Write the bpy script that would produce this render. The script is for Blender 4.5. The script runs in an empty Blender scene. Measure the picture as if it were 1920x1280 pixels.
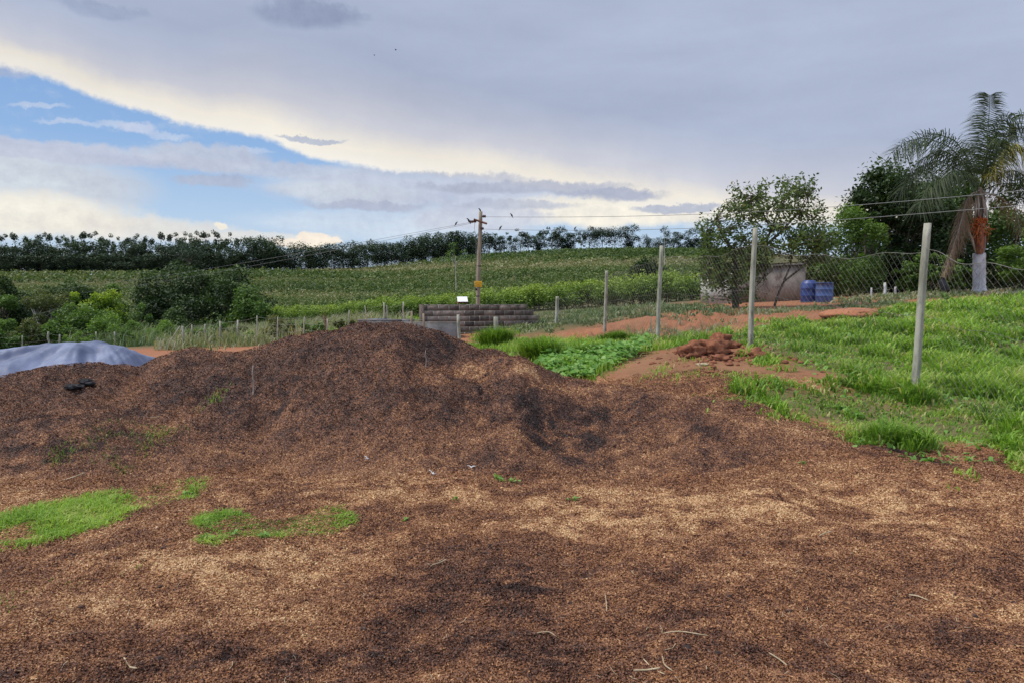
import bpy, math, random
import numpy as np
from mathutils import Vector

sc = bpy.context.scene
COL = sc.collection
PI = math.pi
R = math.radians
F = 1387.0                      # focal length in photo pixels
PITCH = math.atan(80.0 / F)     # camera looks slightly down
EYE = 1.65

# ------------------------------------------------------------------ camera
cd = bpy.data.cameras.new('camera')
cam = bpy.data.objects.new('camera', cd)
COL.objects.link(cam)
cam.location = (0, 0, EYE)
cam.rotation_euler = (PI / 2 - PITCH, 0, 0)
cd.sensor_width = 36.0
cd.lens = 36.0 * F / 1920.0
cd.clip_start = 0.05
cd.clip_end = 6000
sc.camera = cam
sc.view_settings.view_transform = 'Standard'
sc.view_settings.look = 'None'
sc.view_settings.exposure = 0.08
sc.view_settings.gamma = 1.0
sc.view_settings.use_curve_mapping = False
try:
    sc.cycles.max_bounces = 6
    sc.cycles.diffuse_bounces = 3
    sc.cycles.transparent_max_bounces = 4
except Exception:
    pass

# ------------------------------------------------------------------ sky
SUN_AZ, SUN_EL = -95.0, 58.0
world = bpy.data.worlds.new('World')
sc.world = world
world.use_nodes = True
NT = world.node_tree
NT.nodes.clear()


class NG:
    """tiny expression helper over a node tree"""
    def __init__(s, nt): s.nt = nt
    def n(s, t, **kw):
        nd = s.nt.nodes.new(t)
        for k, v in kw.items(): setattr(nd, k, v)
        return nd
    def put(s, sock, v):
        if isinstance(v, bpy.types.NodeSocket): s.nt.links.new(v, sock)
        elif v is not None: sock.default_value = v
    def m(s, op, a, b=None, c=None, clamp=False):
        nd = s.n('ShaderNodeMath', operation=op, use_clamp=clamp)
        for i, v in enumerate((a, b, c)):
            if v is not None: s.put(nd.inputs[i], v)
        return nd.outputs[0]
    def mr(s, v, a, b, c=0.0, d=1.0, smooth=True):
        nd = s.n('ShaderNodeMapRange', interpolation_type='SMOOTHSTEP' if smooth else 'LINEAR')
        for i, x in enumerate((v, a, b, c, d)): s.put(nd.inputs[i], x)
        return nd.outputs[0]
    def mix(s, f, a, b, mode='MIX'):
        nd = s.n('ShaderNodeMix', data_type='RGBA', blend_type=mode)
        s.put(nd.inputs[0], f)
        for sk, v in ((nd.inputs[6], a), (nd.inputs[7], b)):
            if isinstance(v, (tuple, list)) and len(v) == 3: v = (*v, 1)
            s.put(sk, v)
        return nd.outputs[2]
    def noise(s, vec, scale, detail=4, rough=.55, dist=0.0, out=0):
        nd = s.n('ShaderNodeTexNoise')
        s.put(nd.inputs['Vector'], vec)
        nd.inputs['Scale'].default_value = scale
        nd.inputs['Detail'].default_value = detail
        nd.inputs['Roughness'].default_value = rough
        nd.inputs['Distortion'].default_value = dist
        return nd.outputs[out]
    def xyz(s, x, y, z):
        nd = s.n('ShaderNodeCombineXYZ')
        for i, v in enumerate((x, y, z)): s.put(nd.inputs[i], v)
        return nd.outputs[0]
    def ramp(s, f, stops, interp='LINEAR'):
        nd = s.n('ShaderNodeValToRGB')
        cr = nd.color_ramp
        cr.interpolation = interp
        while len(cr.elements) < len(stops): cr.elements.new(.5)
        for e, (p, c) in zip(cr.elements, stops):
            e.position = p
            e.color = (*c, 1)
        s.put(nd.inputs[0], f)
        return nd.outputs[0]


def pix_az(px): return math.degrees(math.atan((px - 960) / F))
def pix_el(px, py):
    up = -(py - 640) / F; x = (px - 960) / F
    Y = math.cos(PITCH) + up * math.sin(PITCH)
    Z = -math.sin(PITCH) + up * math.cos(PITCH)
    return math.degrees(math.atan2(Z, math.hypot(x, Y)))


def build_sky():
    g = NG(NT)
    tc = g.n('ShaderNodeTexCoord')
    sp = g.n('ShaderNodeSeparateXYZ')
    NT.links.new(tc.outputs['Generated'], sp.inputs[0])
    x, y, z = sp.outputs
    az = g.m('MULTIPLY', g.m('ARCTAN2', x, y), 180 / PI)
    el = g.m('MULTIPLY', g.m('ARCSINE', z), 180 / PI)
    flat = g.xyz(g.m('MULTIPLY', az, .05), g.m('MULTIPLY', el, .05), 0.0)
    wide = g.xyz(g.m('MULTIPLY', az, .03), g.m('MULTIPLY', el, .12), 3.1)
    nA = g.m('SUBTRACT', g.noise(flat, 6, 8, .6), .5)
    nB = g.m('SUBTRACT', g.noise(wide, 3.2, 6, .6, .3), .5)
    nC = g.m('SUBTRACT', g.noise(flat, 22, 8, .68), .5)
    nW = g.m('SUBTRACT', g.noise(wide, 1.4, 3, .5), .5)
    # lower rim of the great cloud sheet as a curve over azimuth
    def curve(pts, lo, hi):
        fc = g.n('ShaderNodeFloatCurve')
        cv = fc.mapping.curves[0]
        P = [((a + 60) / 120, (e - lo) / (hi - lo)) for a, e in pts]
        while len(cv.points) < len(P): cv.points.new(.5, .5)
        for p, q in zip(cv.points, P): p.location = q
        fc.mapping.update()
        g.put(fc.inputs['Value'], g.mr(az, -60, 60, 0, 1, False))
        return g.mr(fc.outputs[0], 0, 1, lo, hi, False)
    rim = [(-60, 26)] + [(pix_az(a), pix_el(a, b)) for a, b in
           [(0, 122), (120, 160), (230, 196), (350, 234), (480, 258), (560, 285), (625, 303), (740, 324), (900, 338), (1100, 372), (1300, 402), (1500, 425)]] + [(60, 3)]
    A = curve(rim, 0, 30)
    thick = curve([(-60, 1.0), (pix_az(0), 1.1), (pix_az(300), 1.3), (pix_az(600), 1.9), (pix_az(900), 1.6), (pix_az(1300), 1.5), (60, 1.4)], 0, 8)
    d = g.m('SUBTRACT', el, A)
    dn = g.m('ADD', d, g.m('ADD', g.m('MULTIPLY', nA, 1.1), g.m('MULTIPLY', nC, .8)))
    sheet = g.mr(dn, -.22, .34)
    q = g.m('DIVIDE', g.m('ADD', d, g.m('ADD', g.m('MULTIPLY', nB, 1.6), g.m('MULTIPLY', nA, 1.6))), thick)
    CREAM = (.83, .80, .74)
    GREY = (.40, .46, .60)
    LILAC = (.485, .50, .60)
    sheetcol = g.ramp(g.mr(q, 0, 4.2, 0, 1, False),
                      [(0, CREAM), (.20, (.79, .745, .665)), (.40, (.57, .58, .64)), (.70, (.46, .50, .61)), (1, GREY)])
    shade = g.m('ADD', 1.0, g.m('ADD', g.m('ADD', g.m('MULTIPLY', nW, .36), g.m('MULTIPLY', nC, .05)), g.m('MULTIPLY', nB, .22)))
    shade3 = g.xyz(shade, shade, g.m('ADD', .15, g.m('MULTIPLY', shade, .86)))
    sheetcol = g.mix(1.0, sheetcol, shade3, 'MULTIPLY')
    # open sky: deep blue aloft, pale at the skyline
    blue = g.ramp(g.mr(el, 0, 26, 0, 1, False),
                  [(0, (.60, .71, .82)), (.22, (.45, .61, .82)), (.42, (.27, .45, .75)), (.75, (.17, .33, .66)), (1, (.12, .27, .62))])
    sky = g.n('ShaderNodeTexSky', sky_type='NISHITA', sun_disc=False)
    sky.sun_elevation = R(SUN_EL); sky.sun_rotation = R(SUN_AZ)
    sky.air_density = 1.0; sky.dust_density = 1.5
    nish = g.mix(1.0, sky.outputs[0], (.1, .1, .1), 'MULTIPLY')
    col = g.mix(.12, blue, nish)
    # lower cloud bodies, soft edged and ragged by noise
    azw = g.m('ADD', az, g.m('MULTIPLY', nB, 3.0))
    elw = g.m('ADD', el, g.m('ADD', g.m('MULTIPLY', nA, 1.5), g.m('MULTIPLY', nC, .8)))
    def body(col, px, py, rx, ry, c, amt=1.0, soft=.5):
        a0, e0 = pix_az(px), pix_el(px, py)
        ra = (pix_az(px + rx) - pix_az(px - rx)) / 2
        re = math.degrees(ry / F) * math.cos(R(a0))
        ex = g.m('POWER', g.m('ABSOLUTE', g.m('DIVIDE', g.m('SUBTRACT', azw, a0), ra)), 2.0)
        ey = g.m('POWER', g.m('ABSOLUTE', g.m('DIVIDE', g.m('SUBTRACT', elw, e0), re)), 2.0)
        mk = g.mr(g.m('ADD', g.m('ADD', ex, ey), g.m('MULTIPLY', nC, .9)), 1 + soft, 1 - soft, 0, amt)
        tx = g.m('ADD', 1.0, g.m('ADD', g.m('MULTIPLY', nC, .45), g.m('MULTIPLY', nB, .5)))
        return g.mix(mk, col, g.mix(1.0, c, g.xyz(tx, tx, g.m('ADD', .3, g.m('MULTIPLY', tx, .7))), 'MULTIPLY'))
    low = g.m('MULTIPLY', g.mr(g.m('ADD', nB, g.m('MULTIPLY', nC, .4)), .03, .3), .34)
    col = g.mix(low, col, (.66, .69, .74))
    col = body(col, 860, 360, 330, 34, (.56, .60, .70), .85, .7)
    col = body(col, 760, 420, 260, 26, (.60, .68, .79), .8, .8)
    col = body(col, 60, 345, 230, 60, (.60, .64, .70), .9, .7)
    col = body(col, 40, 402, 240, 40, (.84, .80, .71), .9, .7)
    col = body(col, 250, 428, 200, 22, (.82, .78, .70), .8, .8)
    col = body(col, 480, 446, 160, 10, (.80, .77, .71), .7, .8)
    for (wx_, wy_, wr, wh) in ((150, 232, 60, 5), (240, 236, 40, 7), (330, 258, 40, 5), (470, 284, 40, 5), (90, 200, 50, 4)):
        col = body(col, wx_, wy_, wr, wh, (.55, .62, .76), .6, .9)
    col = body(col, 416, 421, 16, 7, (.86, .80, .68), .9, .4)
    for (cx, cy, rx_, ry_) in ((560, 458, 60, 9), (585, 447, 24, 12), (576, 441, 12, 8), (606, 451, 22, 9), (628, 455, 22, 6)):
        col = body(col, cx, cy, rx_, ry_, (.88, .79, .68), .95, .35)
    col = body(col, 100, 285, 330, 19, (.50, .54, .66), .9, .5)
    col = body(col, 390, 296, 110, 24, (.50, .545, .66), .9, .5)
    col = body(col, 275, 243, 36, 9, (.52, .58, .74), .8, .6)
    col = body(col, 405, 340, 70, 11, (.42, .47, .60), .85, .6)
    col = body(col, 20, 135, 60, 12, (.38, .45, .62), .8, .6)
    col = body(col, 560, 322, 200, 15, (.50, .55, .67), .85, .6)
    col = body(col, 650, 362, 130, 18, (.55, .60, .69), .85, .6)
    col = body(col, 680, 386, 110, 9, (.45, .49, .61), .85, .6)
    col = body(col, 1160, 395, 240, 30, (.85, .81, .72), 1, .5)
    col = body(col, 900, 410, 130, 24, (.56, .60, .70), .9, .6)
    col = body(col, 960, 385, 110, 9, (.47, .51, .62), .8, .6)
    col = body(col, 1400, 420, 130, 10, (.55, .66, .80), .6, .6)
    # dark scud along the lower rim of the sheet
    sheetcol = body(sheetcol, 1120, 368, 120, 13, (.37, .41, .54), .9, .5)
    sheetcol = body(sheetcol, 840, 336, 160, 12, (.47, .50, .60), .8, .6)
    sheetcol = body(sheetcol, 600, 262, 62, 5, (.42, .46, .57), .9, .5)
    sheetcol = body(sheetcol, 590, 28, 95, 24, (.27, .32, .46), .85, .7)
    sheetcol = body(sheetcol, 200, 18, 75, 14, (.30, .36, .50), .6, .7)
    out = g.mix(sheet, col, sheetcol)
    out = body(out, 980, 352, 190, 11, (.42, .455, .57), .85, .6)
    out = body(out, 1270, 392, 80, 8, (.42, .46, .58), .85, .5)
    # unseen sky beside and behind the viewer brightened to add fill light
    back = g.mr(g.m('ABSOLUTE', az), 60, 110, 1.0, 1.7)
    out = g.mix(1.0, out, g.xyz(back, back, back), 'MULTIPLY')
    # ground side of the dome
    out = g.mix(g.mr(el, -1.5, -.2), (.10, .11, .07), out)
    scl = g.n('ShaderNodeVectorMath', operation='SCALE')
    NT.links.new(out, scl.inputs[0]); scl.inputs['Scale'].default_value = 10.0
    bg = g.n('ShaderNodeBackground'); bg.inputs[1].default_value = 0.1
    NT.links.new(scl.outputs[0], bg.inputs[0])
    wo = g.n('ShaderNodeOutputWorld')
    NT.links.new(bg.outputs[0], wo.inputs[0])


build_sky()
sl = bpy.data.lights.new('sun', 'SUN')
sl.energy = 3.4; sl.angle = R(20); sl.color = (1, .95, .86)
sun = bpy.data.objects.new('sun', sl)
COL.objects.link(sun)
sd = Vector((math.sin(R(SUN_AZ)) * math.cos(R(SUN_EL)), math.cos(R(SUN_AZ)) * math.cos(R(SUN_EL)), math.sin(R(SUN_EL))))
sun.rotation_euler = sd.to_track_quat('Z', 'Y').to_euler()
sun.location = (0, 0, 60)

# ------------------------------------------------------------------ helpers
rng = np.random.default_rng(7)


def tag(o, label=None, cat=None, group=None, kind=None):
    if label: o['label'] = label
    if cat: o['category'] = cat
    if group: o['group'] = group
    if kind: o['kind'] = kind
    return o


def empty(name, loc, label, cat, group=None):
    o = bpy.data.objects.new(name, None)
    o.empty_display_size = .2
    COL.objects.link(o); o.location = loc
    return tag(o, label, cat, group)


def _h(ix, iy, s):
    n = (ix * 374761393 + iy * 668265263 + s * 2147483647 + 1013904223) & 0xffffffff
    n = ((n ^ (n >> 13)) * 1274126177) & 0xffffffff
    n = (n ^ (n >> 16)) & 0xffffff
    return n / float(0xffffff)


def vnoise(x, y, s=0):
    x = np.asarray(x, float); y = np.asarray(y, float)
    ix = np.floor(x).astype(np.int64); iy = np.floor(y).astype(np.int64)
    fx = x - ix; fy = y - iy
    fx = fx * fx * (3 - 2 * fx); fy = fy * fy * (3 - 2 * fy)
    a = _h(ix, iy, s); b = _h(ix + 1, iy, s); c = _h(ix, iy + 1, s); d = _h(ix + 1, iy + 1, s)
    return (a * (1 - fx) + b * fx) * (1 - fy) + (c * (1 - fx) + d * fx) * fy - .5


def fbm(x, y, s=0, o=4, g=.5):
    t = 0; a = 1
    for i in range(o):
        t = t + a * vnoise(x * 2 ** i + 17.3 * i, y * 2 ** i - 9.1 * i, s + i); a *= g
    return t


def mesh(name, V, Q, mat=None, parent=None, tone=None, smooth=False, attrs=None, loc=None):
    """V (n,3), Q (m,3|4) -> one mesh object"""
    V = np.asarray(V, np.float32); Q = np.asarray(Q, np.int32)
    if loc is not None: V = V - np.asarray(loc, np.float32)
    me = bpy.data.meshes.new(name)
    k = Q.shape[1]
    me.vertices.add(len(V)); me.vertices.foreach_set('co', V.ravel())
    me.loops.add(Q.size); me.loops.foreach_set('vertex_index', Q.ravel())
    me.polygons.add(len(Q))
    me.polygons.foreach_set('loop_start', np.arange(0, Q.size, k, dtype=np.int32))
    try: me.polygons.foreach_set('loop_total', np.full(len(Q), k, np.int32))
    except Exception: pass
    if smooth: me.polygons.foreach_set('use_smooth', np.ones(len(Q), bool))
    me.update(calc_edges=True)
    A = dict(attrs or {})
    if tone is not None: A['tone'] = tone
    for n_, v in A.items():
        v = np.asarray(v, np.float32)
        if v.ndim == 1:
            at = me.attributes.new(n_, 'FLOAT', 'POINT'); at.data.foreach_set('value', v)
        else:
            at = me.attributes.new(n_, 'FLOAT_COLOR', 'POINT')
            v4 = np.ones((len(v), 4), np.float32); v4[:, :3] = v
            at.data.foreach_set('color', v4.ravel())
    if mat: me.materials.append(mat)
    o = bpy.data.objects.new(name, me)
    COL.objects.link(o)
    if parent is not None:
        o.parent = parent
        if loc is None:                       # world coordinates given
            pl = parent.matrix_basis.translation if parent.parent is None else parent.parent.matrix_basis.translation + parent.matrix_basis.translation
            me.vertices.foreach_set('co', (V - np.array(pl, np.float32)).ravel()); me.update()
    elif loc is not None: o.location = [float(c) for c in loc]
    return o


class MB:
    """collects quads"""
    def __init__(s): s.V = []; s.Q = []; s.T = []; s.n = 0
    def add(s, V, Q, t=0.5):
        V = np.asarray(V, float); Q = np.asarray(Q, int)
        s.V.append(V); s.Q.append(Q + s.n); s.n += len(V)
        s.T.append(np.full(len(V), t) if np.isscalar(t) else np.asarray(t))
        return s
    def tube(s, path, rad, k=8, t=.5, cap=True, wob=0, seed=0):
        P = np.asarray(path, float); n = len(P)
        rad = np.full(n, rad) if np.isscalar(rad) else np.asarray(rad, float)
        T = np.gradient(P, axis=0); T /= np.linalg.norm(T, axis=1)[:, None] + 1e-9
        up = np.array([0, 0, 1.]) if abs(T[0, 2]) < .9 else np.array([0, 1., 0])
        r_ = np.random.default_rng(seed)
        V = []
        for i in range(n):
            a = np.cross(T[i], up); a /= np.linalg.norm(a) + 1e-9
            b = np.cross(T[i], a); up = -b
            up = np.cross(a, T[i])
            ang = np.arange(k) * 2 * PI / k
            rr = rad[i] * (1 + wob * (r_.random(k) - .5))
            V.append(P[i] + rr[:, None] * (np.cos(ang)[:, None] * a + np.sin(ang)[:, None] * np.cross(T[i], a)))
        V = np.concatenate(V)
        i0 = np.arange(n - 1)[:, None] * k; j = np.arange(k)[None]; j2 = (j + 1) % k
        Q = np.stack([i0 + j, i0 + j2, i0 + k + j2, i0 + k + j], -1).reshape(-1, 4)
        if cap and k >= 4:
            e = []
            for base in (0, (n - 1) * k):
                for q in range(1, k - 2, 2): e.append([base, base + q, base + q + 1, base + q + 2])
            Q = np.concatenate([Q, np.array(e)])
        return s.add(V, Q, t)
    def box(s, c, sz, rz=0, t=.5, jit=0, taper=1.0, r_=None):
        c = np.array(c, float); h = np.array(sz, float) / 2
        B = np.array([[-1, -1, -1], [1, -1, -1], [1, 1, -1], [-1, 1, -1], [-1, -1, 1], [1, -1, 1], [1, 1, 1], [-1, 1, 1]], float)
        V = B * h
        V[4:, :2] *= taper
        if jit: V += ((r_ or rng).random(V.shape) - .5) * jit
        ca, sa = math.cos(rz), math.sin(rz)
        V = V @ np.array([[ca, sa, 0], [-sa, ca, 0], [0, 0, 1]]) + c
        return s.add(V, [[0, 3, 2, 1], [4, 5, 6, 7], [0, 1, 5, 4], [1, 2, 6, 5], [2, 3, 7, 6], [3, 0, 4, 7]], t)
    def build(s, name, mat, parent=None, smooth=False, loc=None):
        return mesh(name, np.concatenate(s.V), np.concatenate(s.Q), mat, parent, tone=np.concatenate(s.T), smooth=smooth, loc=loc)


def bevel(o, w, seg=2):
    m = o.modifiers.new('bevel', 'BEVEL'); m.width = w; m.segments = seg; m.limit_method = 'ANGLE'
    return o


def at(px, py, Y):
    up = -(py - 640) / F
    fy = math.cos(PITCH) + up * math.sin(PITCH); fz = -math.sin(PITCH) + up * math.cos(PITCH)
    k = Y / fy
    return np.array([(px - 960) / F * k, Y, fz * k + EYE])


def rot_rand(n, r_):
    """random orthonormal frames (a, b) per item"""
    a = r_.normal(size=(n, 3)); a /= np.linalg.norm(a, axis=1)[:, None]
    b = r_.normal(size=(n, 3)); b -= (a * b).sum(1)[:, None] * a; b /= np.linalg.norm(b, axis=1)[:, None]
    return a, b


def leaves(C, L, W, r_, tone, up_bias=0.0, droop=0.0):
    """diamond leaves at points C: (V, Q, tone)"""
    n = len(C)
    a, b = rot_rand(n, r_)
    if up_bias:
        nn = np.cross(a, b); nn[:, 2] = np.abs(nn[:, 2]) + up_bias
        nn /= np.linalg.norm(nn, axis=1)[:, None]
        a -= (a * nn).sum(1)[:, None] * nn; a /= np.linalg.norm(a, axis=1)[:, None]
        b = np.cross(nn, a)
    if droop:
        a[:, 2] -= droop; a /= np.linalg.norm(a, axis=1)[:, None]
        b -= (a * b).sum(1)[:, None] * a; b /= np.linalg.norm(b, axis=1)[:, None]
    nrm = np.cross(a, b)
    l = (L * (.7 + .6 * r_.random(n)))[:, None]; w = (W * (.7 + .6 * r_.random(n)))[:, None]
    V = np.stack([C - a * l * .5, C + b * w * .5 + nrm * w * .15, C + a * l * .5, C - b * w * .5 + nrm * w * .15], 1).reshape(-1, 3)
    Q = np.arange(4 * n).reshape(-1, 4)
    T = np.repeat(tone if not np.isscalar(tone) else np.full(n, tone), 4)
    return V, Q, T


# ------------------------------------------------------------------ materials
def new_mat(name):
    m = bpy.data.materials.new(name); m.use_nodes = True
    nt = m.node_tree; nt.nodes.clear()
    g = NG(nt)
    out = g.n('ShaderNodeOutputMaterial')
    return m, g, out


def attr(g, name, out='Fac'):
    a = g.n('ShaderNodeAttribute', attribute_name=name)
    return a.outputs[out]


def leaf_mat(name, stops, trans=.3, rough=.55, nscale=1.5):
    m, g, out = new_mat(name)
    geo = g.n('ShaderNodeNewGeometry')
    oi = g.n('ShaderNodeObjectInfo')
    t = attr(g, 'tone')
    nz = g.noise(geo.outputs['Position'], nscale, 3, .6)
    f = g.m('ADD', t, g.m('ADD', g.m('MULTIPLY', g.m('SUBTRACT', nz, .5), .45), g.m('MULTIPLY', g.m('SUBTRACT', oi.outputs['Random'], .5), .16)))
    c = g.ramp(f, stops)
    p = g.n('ShaderNodeBsdfPrincipled'); g.put(p.inputs['Base Color'], c)
    p.inputs['Roughness'].default_value = rough
    p.inputs['Specular IOR Level'].default_value = .25
    tr = g.n('ShaderNodeBsdfTranslucent'); g.put(tr.inputs[0], g.mix(1.0, c, (1.15, 1.25, .6), 'MULTIPLY'))
    mx = g.n('ShaderNodeMixShader'); mx.inputs[0].default_value = trans
    nt = m.node_tree
    nt.links.new(p.outputs[0], mx.inputs[1]); nt.links.new(tr.outputs[0], mx.inputs[2]); nt.links.new(mx.outputs[0], out.inputs[0])
    return m


def solid(name, c1, c2, scale=8, rough=.8, bump=.3, stretch=(1, 1, 1), metal=0, spec=.3, detail=6, tonemix=0.0, fine=None):
    m, g, out = new_mat(name)
    tc = g.n('ShaderNodeTexCoord')
    mp = g.n('ShaderNodeMapping'); m.node_tree.links.new(tc.outputs['Object'], mp.inputs[0]); mp.inputs['Scale'].default_value = stretch
    nz = g.noise(mp.outputs[0], scale, detail, .65)
    f = g.mr(nz, .3, .7)
    if tonemix: f = g.m('ADD', g.m('MULTIPLY', f, 1 - tonemix), g.m('MULTIPLY', attr(g, 'tone'), tonemix))
    c = g.mix(f, c1, c2)
    if fine:
        nf = g.noise(mp.outputs[0], fine[0], 4, .7)
        c = g.mix(g.mr(nf, .5, .72, 0, fine[2]), c, fine[1])
    p = g.n('ShaderNodeBsdfPrincipled'); g.put(p.inputs['Base Color'], c)
    p.inputs['Roughness'].default_value = rough; p.inputs['Metallic'].default_value = metal
    p.inputs['Specular IOR Level'].default_value = spec
    if bump:
        b = g.n('ShaderNodeBump'); b.inputs['Strength'].default_value = bump; b.inputs['Distance'].default_value = .02
        g.put(b.inputs['Height'], nz); g.put(p.inputs['Normal'], b.outputs[0])
    m.node_tree.links.new(p.outputs[0], out.inputs[0])
    return m


HUSK = [(0, (.022, .013, .011)), (.25, (.066, .030, .020)), (.45, (.145, .064, .036)), (.65, (.262, .120, .057)), (.85, (.405, .210, .098)), (1, (.60, .40, .21))]


def husk_flake_mat():
    m, g, out = new_mat('husk_flakes')
    geo = g.n('ShaderNodeNewGeometry')
    nz = g.noise(geo.outputs['Position'], 9, 4, .6)
    f = g.m('ADD', g.m('ADD', .04, g.m('MULTIPLY', attr(g, 'tone'), .54)), g.m('ADD', g.m('MULTIPLY', g.m('SUBTRACT', attr(g, 'dry'), .42), .95), g.m('MULTIPLY', g.m('SUBTRACT', nz, .5), .5)))
    c = g.ramp(g.m('ADD', f, .14), HUSK)
    p = g.n('ShaderNodeBsdfPrincipled'); g.put(p.inputs['Base Color'], c); p.inputs['Roughness'].default_value = .6
    p.inputs['Specular IOR Level'].default_value = .3
    m.node_tree.links.new(p.outputs[0], out.inputs[0])
    return m


def husk_surface(g, pos):
    """colour, height of packed husk"""
    vo = g.n('ShaderNodeTexVoronoi'); vo.inputs['Scale'].default_value = 75; g.put(vo.inputs['Vector'], pos)
    wn = g.n('ShaderNodeTexWhiteNoise'); g.put(wn.inputs['Vector'], vo.outputs['Position'])
    nz = g.noise(pos, 9, 4, .6); nb = g.noise(pos, 40, 3, .6)
    f = g.m('ADD', g.m('MULTIPLY', wn.outputs['Value'], .5), g.m('ADD', g.m('MULTIPLY', g.m('SUBTRACT', attr(g, 'dry'), .42), .95), g.m('MULTIPLY', g.m('SUBTRACT', nz, .5), .5)))
    f = g.m('SUBTRACT', g.m('ADD', f, g.m('MULTIPLY', g.m('SUBTRACT', nb, .5), .5)), g.m('MULTIPLY', vo.outputs['Distance'], .12))
    return g.ramp(g.m('ADD', f, .14), HUSK), g.m('ADD', g.m('MULTIPLY', vo.outputs['Distance'], -.5), nb)


def mound_mat():
    m, g, out = new_mat('packed_husk')
    geo = g.n('ShaderNodeNewGeometry')
    c, h = husk_surface(g, geo.outputs['Position'])
    p = g.n('ShaderNodeBsdfPrincipled'); g.put(p.inputs['Base Color'], c); p.inputs['Roughness'].default_value = .85
    b = g.n('ShaderNodeBump'); b.inputs['Strength'].default_value = .9; b.inputs['Distance'].default_value = .02
    g.put(b.inputs['Height'], h); g.put(p.inputs['Normal'], b.outputs[0])
    m.node_tree.links.new(p.outputs[0], out.inputs[0])
    return m


def ground_mat():
    m, g, out = new_mat('ground')
    geo = g.n('ShaderNodeNewGeometry'); pos = geo.outputs['Position']
    c, h = husk_surface(g, pos)
    base = attr(g, 'col', 'Color')
    n1 = g.noise(pos, 1.3, 6, .65); n2 = g.noise(pos, 14, 5, .7)
    k = g.m('ADD', .45, g.m('ADD', g.m('MULTIPLY', n1, .5), g.m('MULTIPLY', n2, .65)))
    base = g.mix(1.0, base, g.xyz(k, k, k), 'MULTIPLY')
    hm = g.mr(g.m('ADD', attr(g, 'husk'), g.m('MULTIPLY', g.m('SUBTRACT', n2, .5), .7)), .35, .65)
    c = g.mix(hm, base, c)
    p = g.n('ShaderNodeBsdfPrincipled'); g.put(p.inputs['Base Color'], c); p.inputs['Roughness'].default_value = .9
    p.inputs['Specular IOR Level'].default_value = .15
    b = g.n('ShaderNodeBump'); b.inputs['Strength'].default_value = .8; b.inputs['Distance'].default_value = .02
    g.put(b.inputs['Height'], g.m('ADD', g.m('MULTIPLY', h, hm), g.m('MULTIPLY', n2, 1.0))); g.put(p.inputs['Normal'], b.outputs[0])
    m.node_tree.links.new(p.outputs[0], out.inputs[0])
    return m


M = {}
M['flake'] = husk_flake_mat()
M['mound'] = mound_mat()
M['ground'] = ground_mat()
M['grass'] = leaf_mat('grass_blade', [(0, (.07, .125, .022)), (.3, (.14, .25, .035)), (.6, (.235, .39, .05)), (.85, (.34, .48, .08)), (1, (.50, .45, .2))], .4, nscale=2)
M['weed'] = leaf_mat('weed_blade', [(0, (.06, .10, .04)), (.4, (.13, .19, .075)), (.7, (.24, .27, .14)), (1, (.36, .30, .22))], .3, nscale=.5)
M['vine'] = leaf_mat('vine_leaf', [(0, (.07, .16, .025)), (.5, (.15, .31, .055)), (1, (.28, .43, .13))], .35)
M['dark'] = leaf_mat('dark_foliage', [(0, (.012, .024, .009)), (.4, (.026, .048, .015)), (.8, (.055, .095, .027)), (1, (.10, .15, .045))], .2)
M['far'] = leaf_mat('far_foliage', [(0, (.016, .030, .017)), (.5, (.034, .058, .030)), (1, (.075, .11, .045))], .15, nscale=.12)
M['mid'] = leaf_mat('mid_foliage', [(0, (.028, .055, .015)), (.4, (.06, .11, .026)), (.8, (.11, .19, .042)), (1, (.18, .27, .07))], .3)
M['bright'] = leaf_mat('bright_foliage', [(0, (.042, .08, .018)), (.4, (.09, .16, .032)), (.8, (.165, .27, .05)), (1, (.25, .35, .08))], .35)
M['lime'] = leaf_mat('lime_foliage', [(0, (.05, .10, .015)), (.4, (.11, .20, .02)), (.8, (.23, .33, .03)), (1, (.32, .40, .05))], .35)
M['olive'] = leaf_mat('olive_foliage', [(0, (.035, .045, .018)), (.4, (.07, .085, .03)), (.8, (.12, .15, .05)), (1, (.22, .20, .09))], .3)
M['citrus'] = leaf_mat('citrus_foliage', [(0, (.04, .06, .02)), (.4, (.085, .13, .038)), (.75, (.15, .21, .06)), (1, (.28, .22, .09))], .35)
M['field'] = leaf_mat('field_foliage', [(0, (.02, .042, .013)), (.3, (.045, .085, .02)), (.55, (.085, .135, .032)), (.8, (.17, .19, .075)), (1, (.28, .26, .14))], .25, nscale=.15)
M['hedge'] = leaf_mat('coffee_foliage', [(0, (.03, .055, .014)), (.4, (.075, .13, .026)), (.75, (.17, .26, .042)), (1, (.27, .35, .06))], .3)
M['palm'] = leaf_mat('palm_leaflet', [(0, (.028, .042, .022)), (.5, (.065, .09, .038)), (.8, (.12, .14, .045)), (1, (.30, .27, .08))], .3)
M['deadpalm'] = leaf_mat('dead_leaflet', [(0, (.14, .09, .06)), (.5, (.27, .18, .12)), (1, (.42, .32, .22))], .15)
M['fruit'] = solid('palm_fruit', (.28, .055, .012), (.55, .16, .03), 9, .6, .4)
M['spathe'] = solid('fruit_spathe', (.10, .035, .02), (.32, .12, .05), 7, .8, .6, (2, 2, .5))
M['bark'] = solid('bark', (.05, .038, .028), (.14, .11, .085), 6, .95, .6, (1, 1, .25))
M['palebark'] = solid('pale_bark', (.22, .19, .15), (.42, .39, .33), 6, .95, .5, (1, 1, .25))
M['palmbark'] = solid('palm_bark', (.08, .06, .05), (.24, .18, .14), 5, .95, .6, (2, 2, .6))
M['limewash'] = solid('limewash', (.34, .33, .33), (.62, .60, .60), 4, .9, .4, (1, 1, .35), fine=(9, (.14, .11, .09), .7))
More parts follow.
